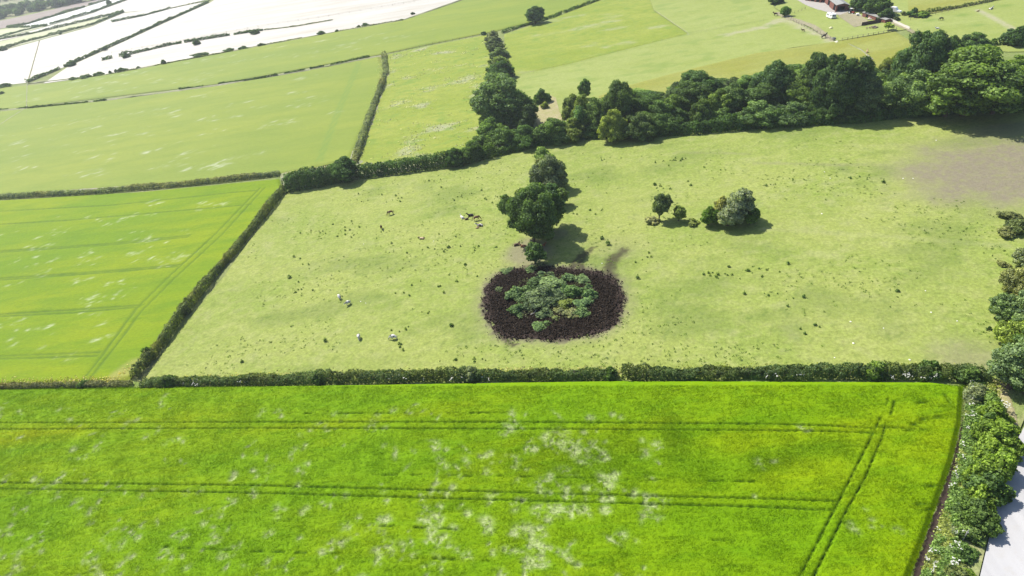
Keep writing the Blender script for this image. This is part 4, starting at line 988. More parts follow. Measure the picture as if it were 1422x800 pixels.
# far wood at the top left: one distant mass of many crowns
def far_wood():
    r = np.random.default_rng(77); C, Nn, T = [], [], []
    def band(pts, n, hr, spread):
        q, s = resample([G2(*p) for p in pts], 4)
        for i in range(n):
            g = q[r.integers(len(q))] + r.normal(0, spread, 2); h = r.uniform(*hr); z = float(gz(g[0]))
            L = [(g[0] + r.normal(0, h * .22), g[1] + r.normal(0, h * .22), z + h * r.uniform(.25, .8), h * .3, h * .3, h * .3) for _ in range(5)]
            c, nn, tt = lobes_leaves(L, 1.7, 0.9, r, -0.5); C.append(c); Nn.append(nn); T.append(tt + r.normal(0, .08))
    band([(-60, 36), (0, 25), (70, 11), (130, 0), (170, -8)], 120, (7, 12), 7)
    band([(-40, 26), (0, 20), (30, 13), (45, 12)], 30, (7, 12), 8)
    band([(80, 4), (110, -1), (150, -8)], 40, (7, 11), 10)
    band([(-40, 10), (0, 3), (40, -4)], 30, (7, 11), 6)
    band([(46, 6), (64, 2)], 6, (4, 6), 2)
    o = link('far_wood', leaf_mesh('far_wood', np.concatenate(C), np.concatenate(Nn), 1.7, np.concatenate(T), r)); o.color = (0.045, 0.072, 0.034, 1)
    tag(o, 'far bluish wood along the top left corner', None, None, 'stuff')
far_wood()

# ------------------------------------------------------------------ bushes growing in the dried pond
PB = [(716, 412, 20, 19, (0.085, 0.14, 0.06)), (743, 398, 21, 14, (0.045, 0.085, 0.03)), (732, 407, 15, 14, (0.07, 0.12, 0.05)), (770, 402, 34, 18, (0.10, 0.155, 0.075)), (757, 418, 36, 26, (0.095, 0.13, 0.07)),
      (796, 410, 21, 20, (0.06, 0.115, 0.03)), (790, 388, 14, 11, (0.085, 0.14, 0.065)), (808, 390, 17, 9, (0.09, 0.145, 0.07)), (816, 400, 8, 8, (0.08, 0.14, 0.06)), (819, 412, 15, 14, (0.075, 0.135, 0.05)),
      (717, 433, 16, 15, (0.065, 0.12, 0.05)), (733, 428, 12, 11, (0.055, 0.085, 0.05)), (786, 424, 16, 12, (0.13, 0.165, 0.03)), (810, 424, 20, 13, (0.08, 0.14, 0.055)), (807, 436, 16, 13, (0.09, 0.15, 0.06)),
      (794, 437, 16, 12, (0.15, 0.16, 0.085)), (757, 437, 18, 11, (0.075, 0.11, 0.05)), (749, 455, 14, 7, (0.085, 0.15, 0.055)), (760, 450, 8, 5, (0.09, 0.16, 0.04)), (723, 439, 8, 6, (0.085, 0.14, 0.06)),
      (752, 383, 10, 9, (0.075, 0.12, 0.06)), (765, 383, 9, 7, (0.08, 0.12, 0.06)), (777, 432, 12, 7, (0.13, 0.14, 0.07)), (826, 413, 8, 6, (0.09, 0.15, 0.07)), (728, 418, 13, 12, (0.08, 0.13, 0.06)), (705, 377, 14, 5, (0.07, 0.11, 0.04)), (738, 375, 12, 6, (0.06, 0.10, 0.04)), (693, 403, 9, 5, (0.08, 0.115, 0.06)), (772, 443, 9, 5, (0.12, 0.15, 0.05))]
PBL = ['leftmost large green bush in the dried pond', 'dark round bush at the upper left of the pond bushes', 'mid green bush right of the leftmost pond bush', 'broad pale green bush at the top of the pond thicket', 'largest greyish bush at the heart of the pond thicket',
       'rich green round bush right of the pond thicket centre', 'small bush at the top right of the broad pale pond bush', 'flat spreading bush at the upper right of the pond', 'tiny bush under the flat spreading pond bush', 'rightmost full bush of the pond',
       'round bush at the lower left of the pond thicket', 'dull shaded bush beside the lower left pond bush', 'yellow green bush in the middle of the pond', 'bush at the right of the yellow green pond bush', 'lower right green bush of the pond thicket',
       'tawny bush beside the lower right pond bush', 'low bush under the largest greyish pond bush', 'low isolated bush near the bottom of the pond mud', 'small bright tuft right of the low isolated pond bush', 'small tuft below the lower left pond bush',
       'small bush at the upper edge of the pond near the little tree', 'small bush just right of the upper edge pond bush', 'tawny tuft under the yellow green pond bush', 'pale tuft at the far right of the pond bushes', 'bush between the leftmost and the greyish pond bushes',
       'low weedy tuft on the upper left pond rim', 'low weedy tuft on the top pond rim', 'sparse tuft alone in the mud left of the thicket', 'small pale tuft below the middle of the pond thicket']
for (a, b, w, hp, c), l in zip(PB, PBL):
    c = tuple(0.80 * (0.75 * k + 0.25 * q) for k, q in zip(c, (0.12, 0.15, 0.10)))
    plant(a, b, None, w * 1.2, 'dome', c, l, 'pond_bush', cat='bush', group='bushes in the dried pond', fine=1, h=hp / scale_at(a, b) * 0.70)
def pond_scrub():
    n = 5200; r = np.random.default_rng(14); poly = gpoly([(714, 410), (722, 392), (745, 382), (790, 382), (818, 390), (828, 410), (822, 428), (808, 440), (775, 446), (745, 446), (720, 438)])
    P = np.array(poly); g = np.stack([r.uniform(P[:, 0].min(), P[:, 0].max(), n), r.uniform(P[:, 1].min(), P[:, 1].max(), n)], -1)
    g = g[inside(g[:, 0], g[:, 1], poly) & (fbm(g[:, 0] * .35, g[:, 1] * .35, 6, 3) + r.normal(0, .06, n) > 0.44)]; z = gz(g[:, 0]) + r.uniform(0.25, 0.75, len(g))
    o = link('low_scrub', leaf_mesh('low_scrub', np.c_[g, z], np.tile([0, -0.2, 0.8], (len(g), 1)), 0.30, r.uniform(0, 0.8, len(g)), r, 0.6, r.uniform(0, 1, len(g)))); o.color = (0.052, 0.062, 0.036, 1)
    tag(o, 'dull low scrub and dead growth between the pond bushes', None, None, 'stuff')
pond_scrub()
def branch():
    b = G(744, 436, 0.4); e = empty('dead_branch', b); tag(e, 'bare bleached branch lying across the pond mud', 'branch')
    d = G(737, 439, 0.5) - b; u = G(749, 426, 1.3) - b
    MB().tube([d, d * 0.3 + Vector((0, 0, .1)), u * 0.5, u], [0.10, 0.09, 0.06, 0.03], 6).build('limb', simple('bleached_wood', (0.48, 0.45, 0.40), 0.8, 0.2), e)
    MB().tube([u * 0.3, u * 0.6 + Vector((0.8, -0.2, 0.2)), u * 0.8 + Vector((1.6, -0.1, 0.5))], [0.05, 0.04, 0.02], 5).build('twig', bpy.data.materials['bleached_wood'], e)
branch()

# ------------------------------------------------------------------ weeds standing in the pasture
def weed_mesh(seed, tall):
    r = np.random.default_rng(seed); n = 46
    a = r.uniform(0, 6.28, n); q = r.uniform(0.05, 1, n) ** 0.7
    c = np.stack([np.cos(a) * q * 0.36, np.sin(a) * q * 0.36, (0.12 + r.uniform(0, 1, n) * (1 - 0.7 * q)) * tall], -1)
    nn = np.stack([np.cos(a), np.sin(a), r.uniform(0.2, 1, n)], -1)
    return leaf_mesh('weed', c, nn, 0.22, r.uniform(0.1, 0.7, n), r, 0.5)
WEEDS = [weed_mesh(i, 0.55 + 0.12 * i) for i in range(4)]
def weed(px, py, s, col, lab, grp):
    g = G(px, py); o = bpy.data.objects.new('thistle', random.choice(WEEDS)); COL.objects.link(o)
    o.location = g; o.rotation_euler = (0, 0, random.uniform(0, 6.28)); o.scale = (s, s, s * random.uniform(0.8, 1.1)); o.color = (*col, 1)
    tag(o, lab, 'weed', grp)
wlist = []
for (px, py, sx, sy, n) in [(478, 318, 24, 14, 20), (505, 275, 30, 12, 10), (555, 275, 14, 6, 8), (590, 250, 30, 10, 6), (640, 270, 40, 14, 14), (690, 280, 14, 8, 10), (605, 345, 30, 14, 12), (655, 345, 30, 12, 10),
                            (560, 330, 40, 10, 6), (440, 330, 26, 12, 6), (430, 370, 30, 10, 5), (620, 395, 40, 14, 8), (560, 405, 20, 8, 4), (590, 435, 14, 6, 4), (555, 462, 16, 6, 4), (558, 483, 12, 4, 6), (670, 500, 24, 5, 7),
                            (420, 400, 16, 8, 5), (840, 220, 30, 6, 6), (935, 223, 24, 5, 12), (915, 262, 14, 5, 9), (955, 255, 10, 5, 4), (1075, 258, 14, 3, 8), (1000, 380, 28, 6, 14), (1060, 375, 24, 8, 12), (900, 360, 24, 12, 8),
                            (1200, 248, 26, 4, 6), (1095, 250, 16, 3, 4), (985, 235, 10, 3, 4), (1075, 410, 30, 12, 9), (1120, 455, 24, 12, 6), (820, 295, 24, 10, 8), (805, 330, 14, 8, 4), (1150, 395, 30, 8, 6), (1200, 310, 40, 20, 7), (1275, 400, 40, 18, 5), (1385, 460, 8, 16, 4), (330, 470, 26, 14, 4), (380, 480, 20, 14, 4), (465, 470, 24, 12, 4), (690, 410, 5, 20, 4)]:
    for i in range(n): wlist.append((random.gauss(px, sx * 0.6), random.gauss(py, sy * 0.6), random.uniform(0.35, 1.0) ** 1.2))
for q in wlist[:255]:
    dist = project(G(q[0], q[1]))[2]
    if inside(np.array([G(q[0], q[1]).x]), np.array([G(q[0], q[1]).y]), POND)[0]: continue
    weed(q[0], q[1], q[2] * 1.05, random.choice([(0.06, 0.10, 0.025), (0.045, 0.08, 0.02), (0.085, 0.12, 0.03)]), 'small dark green thistle clump on the grazed pasture', 'thistle clumps scattered over the pasture')
for (px, py, s, l) in [(402, 386, 1.7, 'large dark thistle clump alone near the left hedge of the pasture'), (836, 332, 1.6, 'left one of two big round dark clumps above the pond trails'), (844, 340, 1.8, 'right one of two big round dark clumps above the pond trails'), (623, 344, 1.5, 'big dark clump under the resting horses'), (627, 453, 1.5, 'dark double clump left of the pond'),
                       (452, 474, 1.3, 'dark clump left of the lowest white cows'), (1373, 458, 1.5, 'dark clump casting a shadow beside the roadside bushes'), (909, 257, 1.5, 'dark clump above the taller lone thorn tree'), (1226, 254, 1.4, 'dark leaning clump in the upper right of the pasture'), (336, 503, 1.2, 'dark clump near the lower left corner of the pasture'), (646, 368, 1.2, 'dark clump left above the pond'), (1012, 371, 1.2, 'dark clump in the weedy patch right of the pond'),
                       (702, 214, 1.2, 'dark clump near the hedge shadow left of the hawthorn row'), (885, 387, 1.3, 'dark clump right of the pond trails'), (1094, 367, 1.2, 'dark clump at the right of the weedy patch'), (1116, 413, 1.2, 'dark spreading clump low in the right half of the pasture'), (1246, 405, 1.2, 'dark slanting clump in the lower right of the pasture')]:
    weed(px, py, s, (0.035, 0.065, 0.018), l, None)
def tufts():
    """short coarse grass and young weeds too small to count"""
    n = 5200; r = np.random.default_rng(12)
    pix = np.stack([r.uniform(200, 1420, n), r.uniform(190, 525, n)], -1); g = G2(pix[:, 0], pix[:, 1])
    poly = gpoly([(394, 280), (490, 262), (690, 225), (800, 206), (930, 200), (1200, 190), (1350, 190), (1240, 215), (1260, 270), (1420, 290), (1385, 440), (1365, 510), (860, 512), (400, 518), (215, 522)])
    k = inside(g[:, 0], g[:, 1], poly) & ~inside(g[:, 0], g[:, 1], POND) & (fbm(g[:, 0] * 0.06, g[:, 1] * 0.08, 15, 3) + r.normal(0, 0.06, n) > 0.54)
    g = g[k]; n = len(g); m = 7
    c = np.repeat(g, m, 0) + r.normal(0, 0.16, (n * m, 2)); z = gz(c[:, 0]) + r.uniform(0.03, 0.22, n * m)
    o = link('coarse_grass', leaf_mesh('coarse_grass', np.c_[c, z], np.tile([0, -0.3, 0.8], (n * m, 1)), 0.20, np.repeat(r.uniform(0.1, 1.0, n), m), r, 0.5))
    o.color = (0.06,0.09,0.02,1); tag(o, 'coarse darker grass tufts across the pasture', None, None, 'stuff')
tufts()
def stones():
    ms = []
    for i in range(3):
        bm = bmesh.new(); bmesh.ops.create_icosphere(bm, subdivisions=1, radius=0.5); r = random.Random(i)
        for v in bm.verts: v.co *= r.uniform(0.75, 1.15); v.co.z *= 0.55
        me = bpy.data.meshes.new('stone'); bm.to_mesh(me); bm.free(); me.materials.append(simple('chalk_stone.%d' % i if i else 'chalk_stone', (0.66, 0.64, 0.58), 0.9, 0.1)); ms.append(me)
    for (px, py, s) in [(1181, 447, .45), (1185, 477, .5), (1263, 500, .5), (1159, 497, .35), (1293, 434, .4), (1329, 446, .35), (1285, 404, .35), (1141, 297, .5), (1254, 248, .5), (1268, 248, .4), (1145, 239, .4), (1153, 248, .4), (1300, 195, .5), (501, 419, .35), (602, 335, .3), (505, 339, .3), (836, 366, .4), (697, 375, .35), (508, 421, .3), (1227, 456, .3)]:
        o = bpy.data.objects.new('pale_stone', random.choice(ms)); COL.objects.link(o); o.location = G(px, py, 0.04); o.scale = (s, s, s); o.rotation_euler.z = random.uniform(0, 6)
        tag(o, 'small pale chalk stone lying in the pasture grass', 'stone', 'pale stones lying in the pasture')
stones()
# white umbels along the hedges
def parsley():
    r = np.random.default_rng(3); mw = simple('white_umbels', (0.50, 0.50, 0.44), 0.9, 0.1, 0.05); mg = simple('parsley_stem', (0.16, 0.24, 0.06), 0.8, 0.2)
    protos = []
    for k in range(3):
        u = MB(); s = MB()
        for i in range(9):
            x, y = r.normal(0, 0.16, 2); z = 0.95 + r.uniform(-.15, .2); q = r.uniform(0.05, 0.10)
            u.add([(x, y, z + .02)] + [(x + q * math.cos(a), y + q * math.sin(a), z) for a in np.linspace(0, 6.28, 7)[:-1]], [(0, 1 + j, 1 + (j + 1) % 6) for j in range(6)])
            s.tube([(x * .2, y * .2, 0), (x * .5, y * .5, .6), (x, y, z)], [.014, .01, .006], 3, False)
        protos.append((u.mesh('umbel', mw), s.mesh('stem', mg)))
    spots = [(1112 + 0, 528), (1180, 529), (1243, 525), (1072, 527)]
    spots = []
    def run(x0, y0, x1, y1, n, j, z): 
        for i in range(n):
            k = r.uniform(); spots.append((x0 + (x1 - x0) * k + r.normal(0, j), y0 + (y1 - y0) * k + r.normal(0, j * 0.6), z))
    run(1352, 528, 1340, 600, 15, 4, 0); run(1336, 610, 1318, 690, 7, 3, 0); run(1302, 740, 1284, 800, 8, 5, 0); run(1330, 745, 1318, 800, 9, 6, 0.9)
    run(1225, 527, 1300, 529, 15, 2, 0.1); run(1050, 527, 1120, 528, 5, 2, 0.1); run(470, 534, 680, 530, 12, 2, 0.1); run(210, 537, 420, 535, 8, 2, 0.1); run(1385, 566, 1392, 575, 5, 3, 0.6)
    for (a, b, z) in spots:
        g = G(a, b, z); o = empty('cow_parsley', g, r.uniform(0, 6)); s = r.uniform(0.8, 1.5); o.scale = (s, s, s)
        tag(o, 'white flowering umbel plant in the hedge bottom', 'flower', 'white umbel plants along the hedge bottoms')
        for me in protos[r.integers(3)]:
            c = bpy.data.objects.new(me.name.split('.')[0], me); COL.objects.link(c); c.parent = o
parsley()
# tall grass and herbs between the barley and the roadside hedge
def herbs():
    r = np.random.default_rng(21); n = 9000
    poly_px = [(1345, 532), (1380, 532), (1372, 560), (1350, 640), (1330, 720), (1325, 800), (1310, 870), (1255, 870), (1280, 800), (1300, 745), (1318, 690), (1334, 620), (1340, 575)]
    pix = np.stack([r.uniform(1250, 1385, n * 3), r.uniform(530, 870, n * 3)], -1)
    k = inside(pix[:, 0], pix[:, 1], poly_px); pix = pix[k][:n]; g = G2(pix[:, 0], pix[:, 1]); n = len(g)
    hb = fbm(g[:, 0] * 0.5, g[:, 1] * 0.5, 3, 3)
    for nm, m, col, sel in (('tall_grass', 'tall', (0.14,0.165,0.06), hb < 0.5), ('nettles', 'n', (0.085, 0.135, 0.045), hb >= 0.47)):
        q = g[sel]; kk = len(q); mm = 6
        c = np.repeat(q, mm, 0) + r.normal(0, 0.22, (kk * mm, 2)); z = gz(c[:, 0]) + r.uniform(0.1, 0.75 if m == 'n' else 0.5, kk * mm) * np.repeat(0.6 + hb[sel], mm)
        o = link(nm, leaf_mesh(nm, np.c_[c, z], np.tile([0, -0.2, 0.7], (kk * mm, 1)), 0.26, np.repeat(r.uniform(0.1, 0.9, kk), mm), r, 0.6)); o.color = (*col, 1)
        tag(o, 'tall pale grass beside the roadside hedge' if m == 'tall' else 'green nettles and herbs beside the roadside hedge', None, None, 'stuff')
    # long rank grass in the other margins
    for nm, pts, wid, dens, col, lab in [('rank_grass', [(196, 531), (430, 523), (700, 518), (860, 517)], 2.2, 14, (0.15,0.145,0.065), 'tawny rank grass behind the left part of the foreground hedge'),
                                         ('rank_grass', [(862, 515), (1100, 513), (1290, 513), (1350, 519)], 2.0, 10, (0.13,0.145,0.05), 'rank grass behind the right part of the foreground hedge'),
                                         ('rank_grass', [(0, 531), (90, 530), (160, 528), (196, 502)], 2.2, 10, (0.2,0.18,0.09), 'tawny dry grass in the barley corner left of the hedge junction'),
                                         ('rank_grass', [(496, 222), (508, 182), (522, 140), (530, 105), (528, 80)], 2.6, 12, (0.17,0.18,0.11), 'greyish seeding grass left of the climbing hedge'),
                                         ('rank_grass', [(400, 241), (470, 232), (500, 236), (560, 228), (620, 216), (660, 212)], 2.6, 12, (0.18,0.18,0.12), 'greyish seeding grass behind the tall pasture hedge'),
                                         ('rank_grass', [(1385, 530), (1380, 560), (1398, 600)], 1.6, 18, (0.13,0.15,0.04), 'rough grass along the gateway track')]:
        p, s = resample([G2(*q) for q in pts], 0.4); kk = int(s[-1] * wid * dens)
        i = r.integers(0, len(p), kk); c = p[i] + r.normal(0, wid * 0.36, (kk, 2)); z = gz(c[:, 0]) + r.uniform(0.1, 0.65, kk)
        o = link(nm, leaf_mesh(nm, np.c_[c, z], np.tile([0, -0.2, 0.7], (kk, 1)), 0.34, 0.5 + 0.6 * (fbm(c[:, 0] * .5, c[:, 1] * .5, 3) - .5) + r.normal(0, .15, kk), r, 0.6)); o.color = (*col, 1); tag(o, lab, None, None, 'stuff')
herbs()
def seed_heads():
    """grey seeding grass lying in drifts over the rough pasture"""
    r = np.random.default_rng(5); n = 12000
    poly = gpoly([(537, 78), (684, 50), (690, 110), (686, 165), (640, 215), (510, 232), (500, 222), (512, 180)])
    P = np.array(poly); g = np.stack([r.uniform(P[:, 0].min(), P[:, 0].max(), n), r.uniform(P[:, 1].min(), P[:, 1].max(), n)], -1)
    k = inside(g[:, 0], g[:, 1], poly) & (fbm(g[:, 0] * 0.07, g[:, 1] * 0.112, 61, 4) + r.normal(0, .06, n) > 0.60); g = g[k]
    z = gz(g[:, 0]) + r.uniform(0.3, 0.7, len(g))
    o = link('seeding_grass', leaf_mesh('seeding_grass', np.c_[g, z], np.tile([0, -0.2, 0.8], (len(g), 1)), 0.5, r.uniform(0, .9, len(g)), r, 0.5)); o.color = (0.19,0.185,0.14,1)
    tag(o, 'greyish seeding grass in drifts over the rough pasture', None, None, 'stuff')
seed_heads()
# blades of the nearest barley, one tuft scattered over the crop
def barley_blades():
    r = np.random.default_rng(9); n = 0
    pix_poly = [(-20, 540), (1337, 538), (1333, 590), (1322, 640), (1301, 700), (1283, 750), (1262, 806), (1255, 815), (-20, 815)]
    P = np.array(gpoly(pix_poly)); st_ = 0.235
    gx, gy = np.meshgrid(np.arange(P[:, 0].min(), P[:, 0].max(), st_), np.arange(P[:, 1].min(), P[:, 1].max(), st_)); g = np.stack([gx.ravel(), gy.ravel()], -1); g = g + r.uniform(-0.45, 0.45, g.shape) * st_
    g = g[inside(g[:, 0], g[:, 1], gpoly(pix_poly))]
    A = near_attrs(g[:, 0], g[:, 1])
    k = (A['rut'] < 0.35) & (r.uniform(0, 1, len(g)) > 0.35 * A['pale']); g = g[k]; pl = A['pale'][k]
    z = gz(g[:, 0]) + 0.46 - 0.18 * pl
    me = bpy.data.meshes.new('barley_blades'); v = np.c_[g, z].astype(np.float32)
    me.vertices.add(len(v)); me.vertices.foreach_set('co', v.ravel())
    at = me.attributes.new('size', 'FLOAT', 'POINT'); at.data.foreach_set('value', r.uniform(0.7, 1.15, len(v)).astype(np.float32))
    at = me.attributes.new('turn', 'FLOAT_VECTOR', 'POINT'); at.data.foreach_set('vector', np.stack([r.normal(0, .12, len(v)) - pl * .5, r.normal(0, .12, len(v)) + pl * .7, r.uniform(0, 6.28, len(v))], -1).astype(np.float32).ravel())
    at = me.attributes.new('palev', 'FLOAT', 'POINT'); at.data.foreach_set('value', pl.astype(np.float32))
    at = me.attributes.new('yelv', 'FLOAT', 'POINT'); at.data.foreach_set('value', A['yel'][k].astype(np.float32))
    # tuft
    tv, tf = [], []
    for i in range(17):
        a = r.uniform(0, 6.28); q = r.uniform(0.02, 0.21); x, y = q * math.cos(a), q * math.sin(a); L = r.uniform(0.24, 0.36); w = 0.012
        lx, ly = r.normal(0, .10, 2); b = r.uniform(0, 3.14); wx, wy = math.cos(b) * w, math.sin(b) * w; k0 = len(tv)
        tv += [(x - wx, y - wy, 0), (x + wx, y + wy, 0), (x + lx * .5 + wx, y + ly * .5 + wy, L * .6), (x + lx * .5 - wx, y + ly * .5 - wy, L * .6), (x + lx * 1.4, y + ly * 1.4, L)]
        tf += [(k0, k0 + 1, k0 + 2, k0 + 3), (k0 + 3, k0 + 2, k0 + 4)]
    tm = bpy.data.meshes.new('barley_tuft'); tm.from_pydata(tv, [], tf)
    t = NT('barley_blade'); p = t.pos()
    ps = t.mapped(p, ROT, (1, 3, 1))
    c = t.mix(t.rng(t.noise(ps, 0.03, 3, 0.5, 0.3), 0.38, 0.64), (0.120, 0.228, 0.0015), (0.155, 0.248, 0.0015))
    c = t.mix(t.rng(t.noise(ps, 0.16, 4, 0.6), 0.45, 0.75, 0, 0.8), c, (0.098, 0.208, 0.0015))
    oi = t.n('ShaderNodeObjectInfo'); c = t.mix(oi.outputs['Random'], c, t.mix(1.0, c, (1.2, 1.18, 1.0), 'MULTIPLY'))
    ay = t.n('ShaderNodeAttribute', attribute_name='yelv', attribute_type='INSTANCER'); c = t.mix(ay.outputs['Fac'], c, t.mix(1.0, c, (1.42, 1.12, 0.85), 'MULTIPLY'))
    at = t.n('ShaderNodeAttribute', attribute_name='palev', attribute_type='INSTANCER')
    c = t.mix(at.outputs['Fac'], c, (0.34, 0.38, 0.2))  # blades whitened where the crop's sheen is painted
    d = t.n('ShaderNodeBsdfDiffuse'); t.put(d.inputs[0], c); tr = t.n('ShaderNodeBsdfTranslucent'); t.put(tr.inputs[0], c)
    m = t.n('ShaderNodeMixShader'); m.inputs[0].default_value = 0.5; t.put(m.inputs[1], d.outputs[0]); t.put(m.inputs[2], tr.outputs[0])
    tm.materials.append(t.done(m.outputs[0]))
    to = bpy.data.objects.new('barley_tuft', tm)
    ng = bpy.data.node_groups.new('scatter_tufts', 'GeometryNodeTree')
    ng.interface.new_socket('Geometry', in_out='INPUT', socket_type='NodeSocketGeometry'); ng.interface.new_socket('Geometry', in_out='OUTPUT', socket_type='NodeSocketGeometry')
    gi = ng.nodes.new('NodeGroupInput'); go = ng.nodes.new('NodeGroupOutput'); ip = ng.nodes.new('GeometryNodeInstanceOnPoints'); ob = ng.nodes.new('GeometryNodeObjectInfo')
    ob.inputs['Object'].default_value = to; ob.inputs['As Instance'].default_value = True
    s = ng.nodes.new('GeometryNodeInputNamedAttribute'); s.data_type = 'FLOAT'; s.inputs['Name'].default_value = 'size'
    u = ng.nodes.new('GeometryNodeInputNamedAttribute'); u.data_type = 'FLOAT_VECTOR'; u.inputs['Name'].default_value = 'turn'
    L = ng.links.new
    L(gi.outputs[0], ip.inputs['Points']); L(ob.outputs['Geometry'], ip.inputs['Instance']); L(u.outputs['Attribute'], ip.inputs['Rotation']); L(s.outputs['Attribute'], ip.inputs['Scale']); L(ip.outputs[0], go.inputs[0])
    o = link('barley_blades', me); md = o.modifiers.new('scatter', 'NODES'); md.node_group = ng
    tag(o, 'upright green blades of the foreground barley', None, None, 'stuff')
barley_blades()
def verge_post():
    g = G(1336, 752); e = empty('post', g); tag(e, 'slender grey wooden post standing in the roadside herbs', 'post')
    m = simple('grey_post_wood', (0.32, 0.31, 0.30), 0.85, 0.15, 0.2)
    MB().tube([(0, 0, -0.4), (0.0, 0.0, 1.2), (0.03, 0, 2.6)], [0.07, 0.065, 0.06], 8).build('shaft', m, e)
    MB().tube([(0.03, 0, 2.6), (0.03, 0, 2.66)], [0.065, 0.04], 8).build('cap', m, e)
verge_post()

# ------------------------------------------------------------------ animals
def skin_mesh(name, chains, level=2):
    """chains: list of point lists (x, y, z, radius); the first point of a later chain snaps to the nearest earlier one"""
    v, e, r = [], [], []
    for c in chains:
        prev = None
        for i, (x, y, z, q) in enumerate(c):
            if i == 0 and v:
                prev = min(range(len(v)), key=lambda k: (Vector(v[k]) - Vector((x, y, z))).length); continue
            v.append((x, y, z)); r.append(q)
            if prev is not None: e.append((prev, len(v) - 1))
            prev = len(v) - 1
    me = bpy.data.meshes.new(name + '_frame'); me.from_pydata(v, e, [])
    o = bpy.data.objects.new(name + '_frame', me); COL.objects.link(o)
    m = o.modifiers.new('skin', 'SKIN'); m.use_smooth_shade = True
    for k, q in zip(me.skin_vertices[0].data, r): k.radius = (q, q)
    me.skin_vertices[0].data[0].use_root = True
    s = o.modifiers.new('subdivision', 'SUBSURF'); s.levels = level; s.render_levels = level
    dg = bpy.context.evaluated_depsgraph_get()
    out = bpy.data.meshes.new_from_object(o.evaluated_get(dg), depsgraph=dg); out.name = name
    bpy.data.objects.remove(o); bpy.data.meshes.remove(me)
    return out
def quad(kind, pose):
    cow = kind == 'cow'
    B = 0.52 if cow else 0.36; lz = 1.0 if pose != 'lie' else 0.40
    top = (1.05 if cow else 1.18) if pose != 'lie' else 0.42
    ch = [[(-0.75, 0, top + .03, B * .82), (-0.35, 0, top - .02, B), (0.1, 0, top - .06, B * 1.08), (0.5, 0, top, B * .92), (0.75, 0, top + .12, B * .62)]]
    if pose == 'graze': ch.append([(0.75, 0, top + .12, 0), (1.02, 0, top - .18, .19), (1.22, 0, top - .55, .14), (1.34, 0, .42, .135), (1.50, 0, .12, .085)])
    elif pose == 'lie': ch.append([(0.75, 0, top + .12, 0), (0.98, 0, top + .33, .17), (1.12, 0, top + .58, .13), (1.28, 0, top + .60, .13), (1.52, 0, top + .42, .08)])
    elif cow: ch.append([(0.75, 0, top + .12, 0), (1.05, 0, top + .20, .21), (1.28, 0, top + .26, .16), (1.42, 0, top + .20, .15), (1.66, 0, top - .02, .10)])
    else: ch.append([(0.75, 0, top + .12, 0), (0.98, 0, top + .38, .18), (1.14, 0, top + .68, .13), (1.28, 0, top + .70, .13), (1.52, 0, top + .44, .08)])
    for s in (-1, 1):
        if pose == 'lie':
            ch.append([(-0.75, 0, top + .03, 0), (-0.62, s * .34, .30, .17), (-0.30, s * .46, .13, .08), (-0.62, s * .50, .07, .06), (-0.8, s * .46, .06, .055)])
            ch.append([(0.5, 0, top, 0), (0.55, s * .28, .26, .13), (0.86, s * .34, .10, .075), (0.62, s * .42, .06, .06), (0.5, s * .40, .06, .055)])
        else:
            ch.append([(-0.75, 0, top + .03, 0), (-0.72, s * .20, top - .22, .22), (-0.58, s * .21, .72, .15), (-0.80, s * .20, .46, .085), (-0.74, s * .20, .12, .065), (-0.69, s * .20, .02, .07)])
            f = 0.10 * s
            ch.append([(0.5, 0, top, 0), (0.55, s * .19, top - .25, .17), (0.56 + f, s * .19, .52, .085), (0.55 + f * 1.6, s * .19, .12, .06), (0.58 + f * 1.6, s * .19, .02, .07)])
    return skin_mesh(kind + '_' + pose, ch, 2)
ANIM = {}
def coat(name, a, b=None, th=0.5, sc=1.6):
    t = NT(name); v = t.obj(); f = t.noise(v, 4, 3)
    c = t.mix(f, tuple(k * .8 for k in a), tuple(k * 1.2 for k in a))
    if b: c = t.mix(t.rng(t.noise(v, sc, 2, 0.4), th - .015, th + .015), c, b)
    return t.done(t.principled(c, 0.6, 0.3))
COAT = {'black': coat('black_coat', (0.018, 0.016, 0.015)), 'brown': coat('brown_coat', (0.10, 0.042, 0.018)), 'bay': coat('bay_coat', (0.06, 0.026, 0.012)), 'tan': coat('tan_coat', (0.36, 0.23, 0.13)), 'white': coat('white_coat', (0.6, 0.57, 0.52)),
        'spotted': coat('black_and_white_coat', (0.55, 0.53, 0.49), (0.02, 0.018, 0.018), 0.60, 2.4), 'spotted2': coat('patched_white_coat', (0.55, 0.53, 0.49), (0.02, 0.018, 0.018), 0.57, 1.9), 'pied': coat('brown_and_white_coat', (0.66, 0.62, 0.58), (0.07, 0.045, 0.035), 0.46, 1.7), 'chestnut': coat('chestnut_coat', (0.20, 0.085, 0.04)), 'sandy': coat('sandy_coat', (0.50, 0.36, 0.22))}
TILT = Quaternion((0, 1, 0), -math.atan(SX))
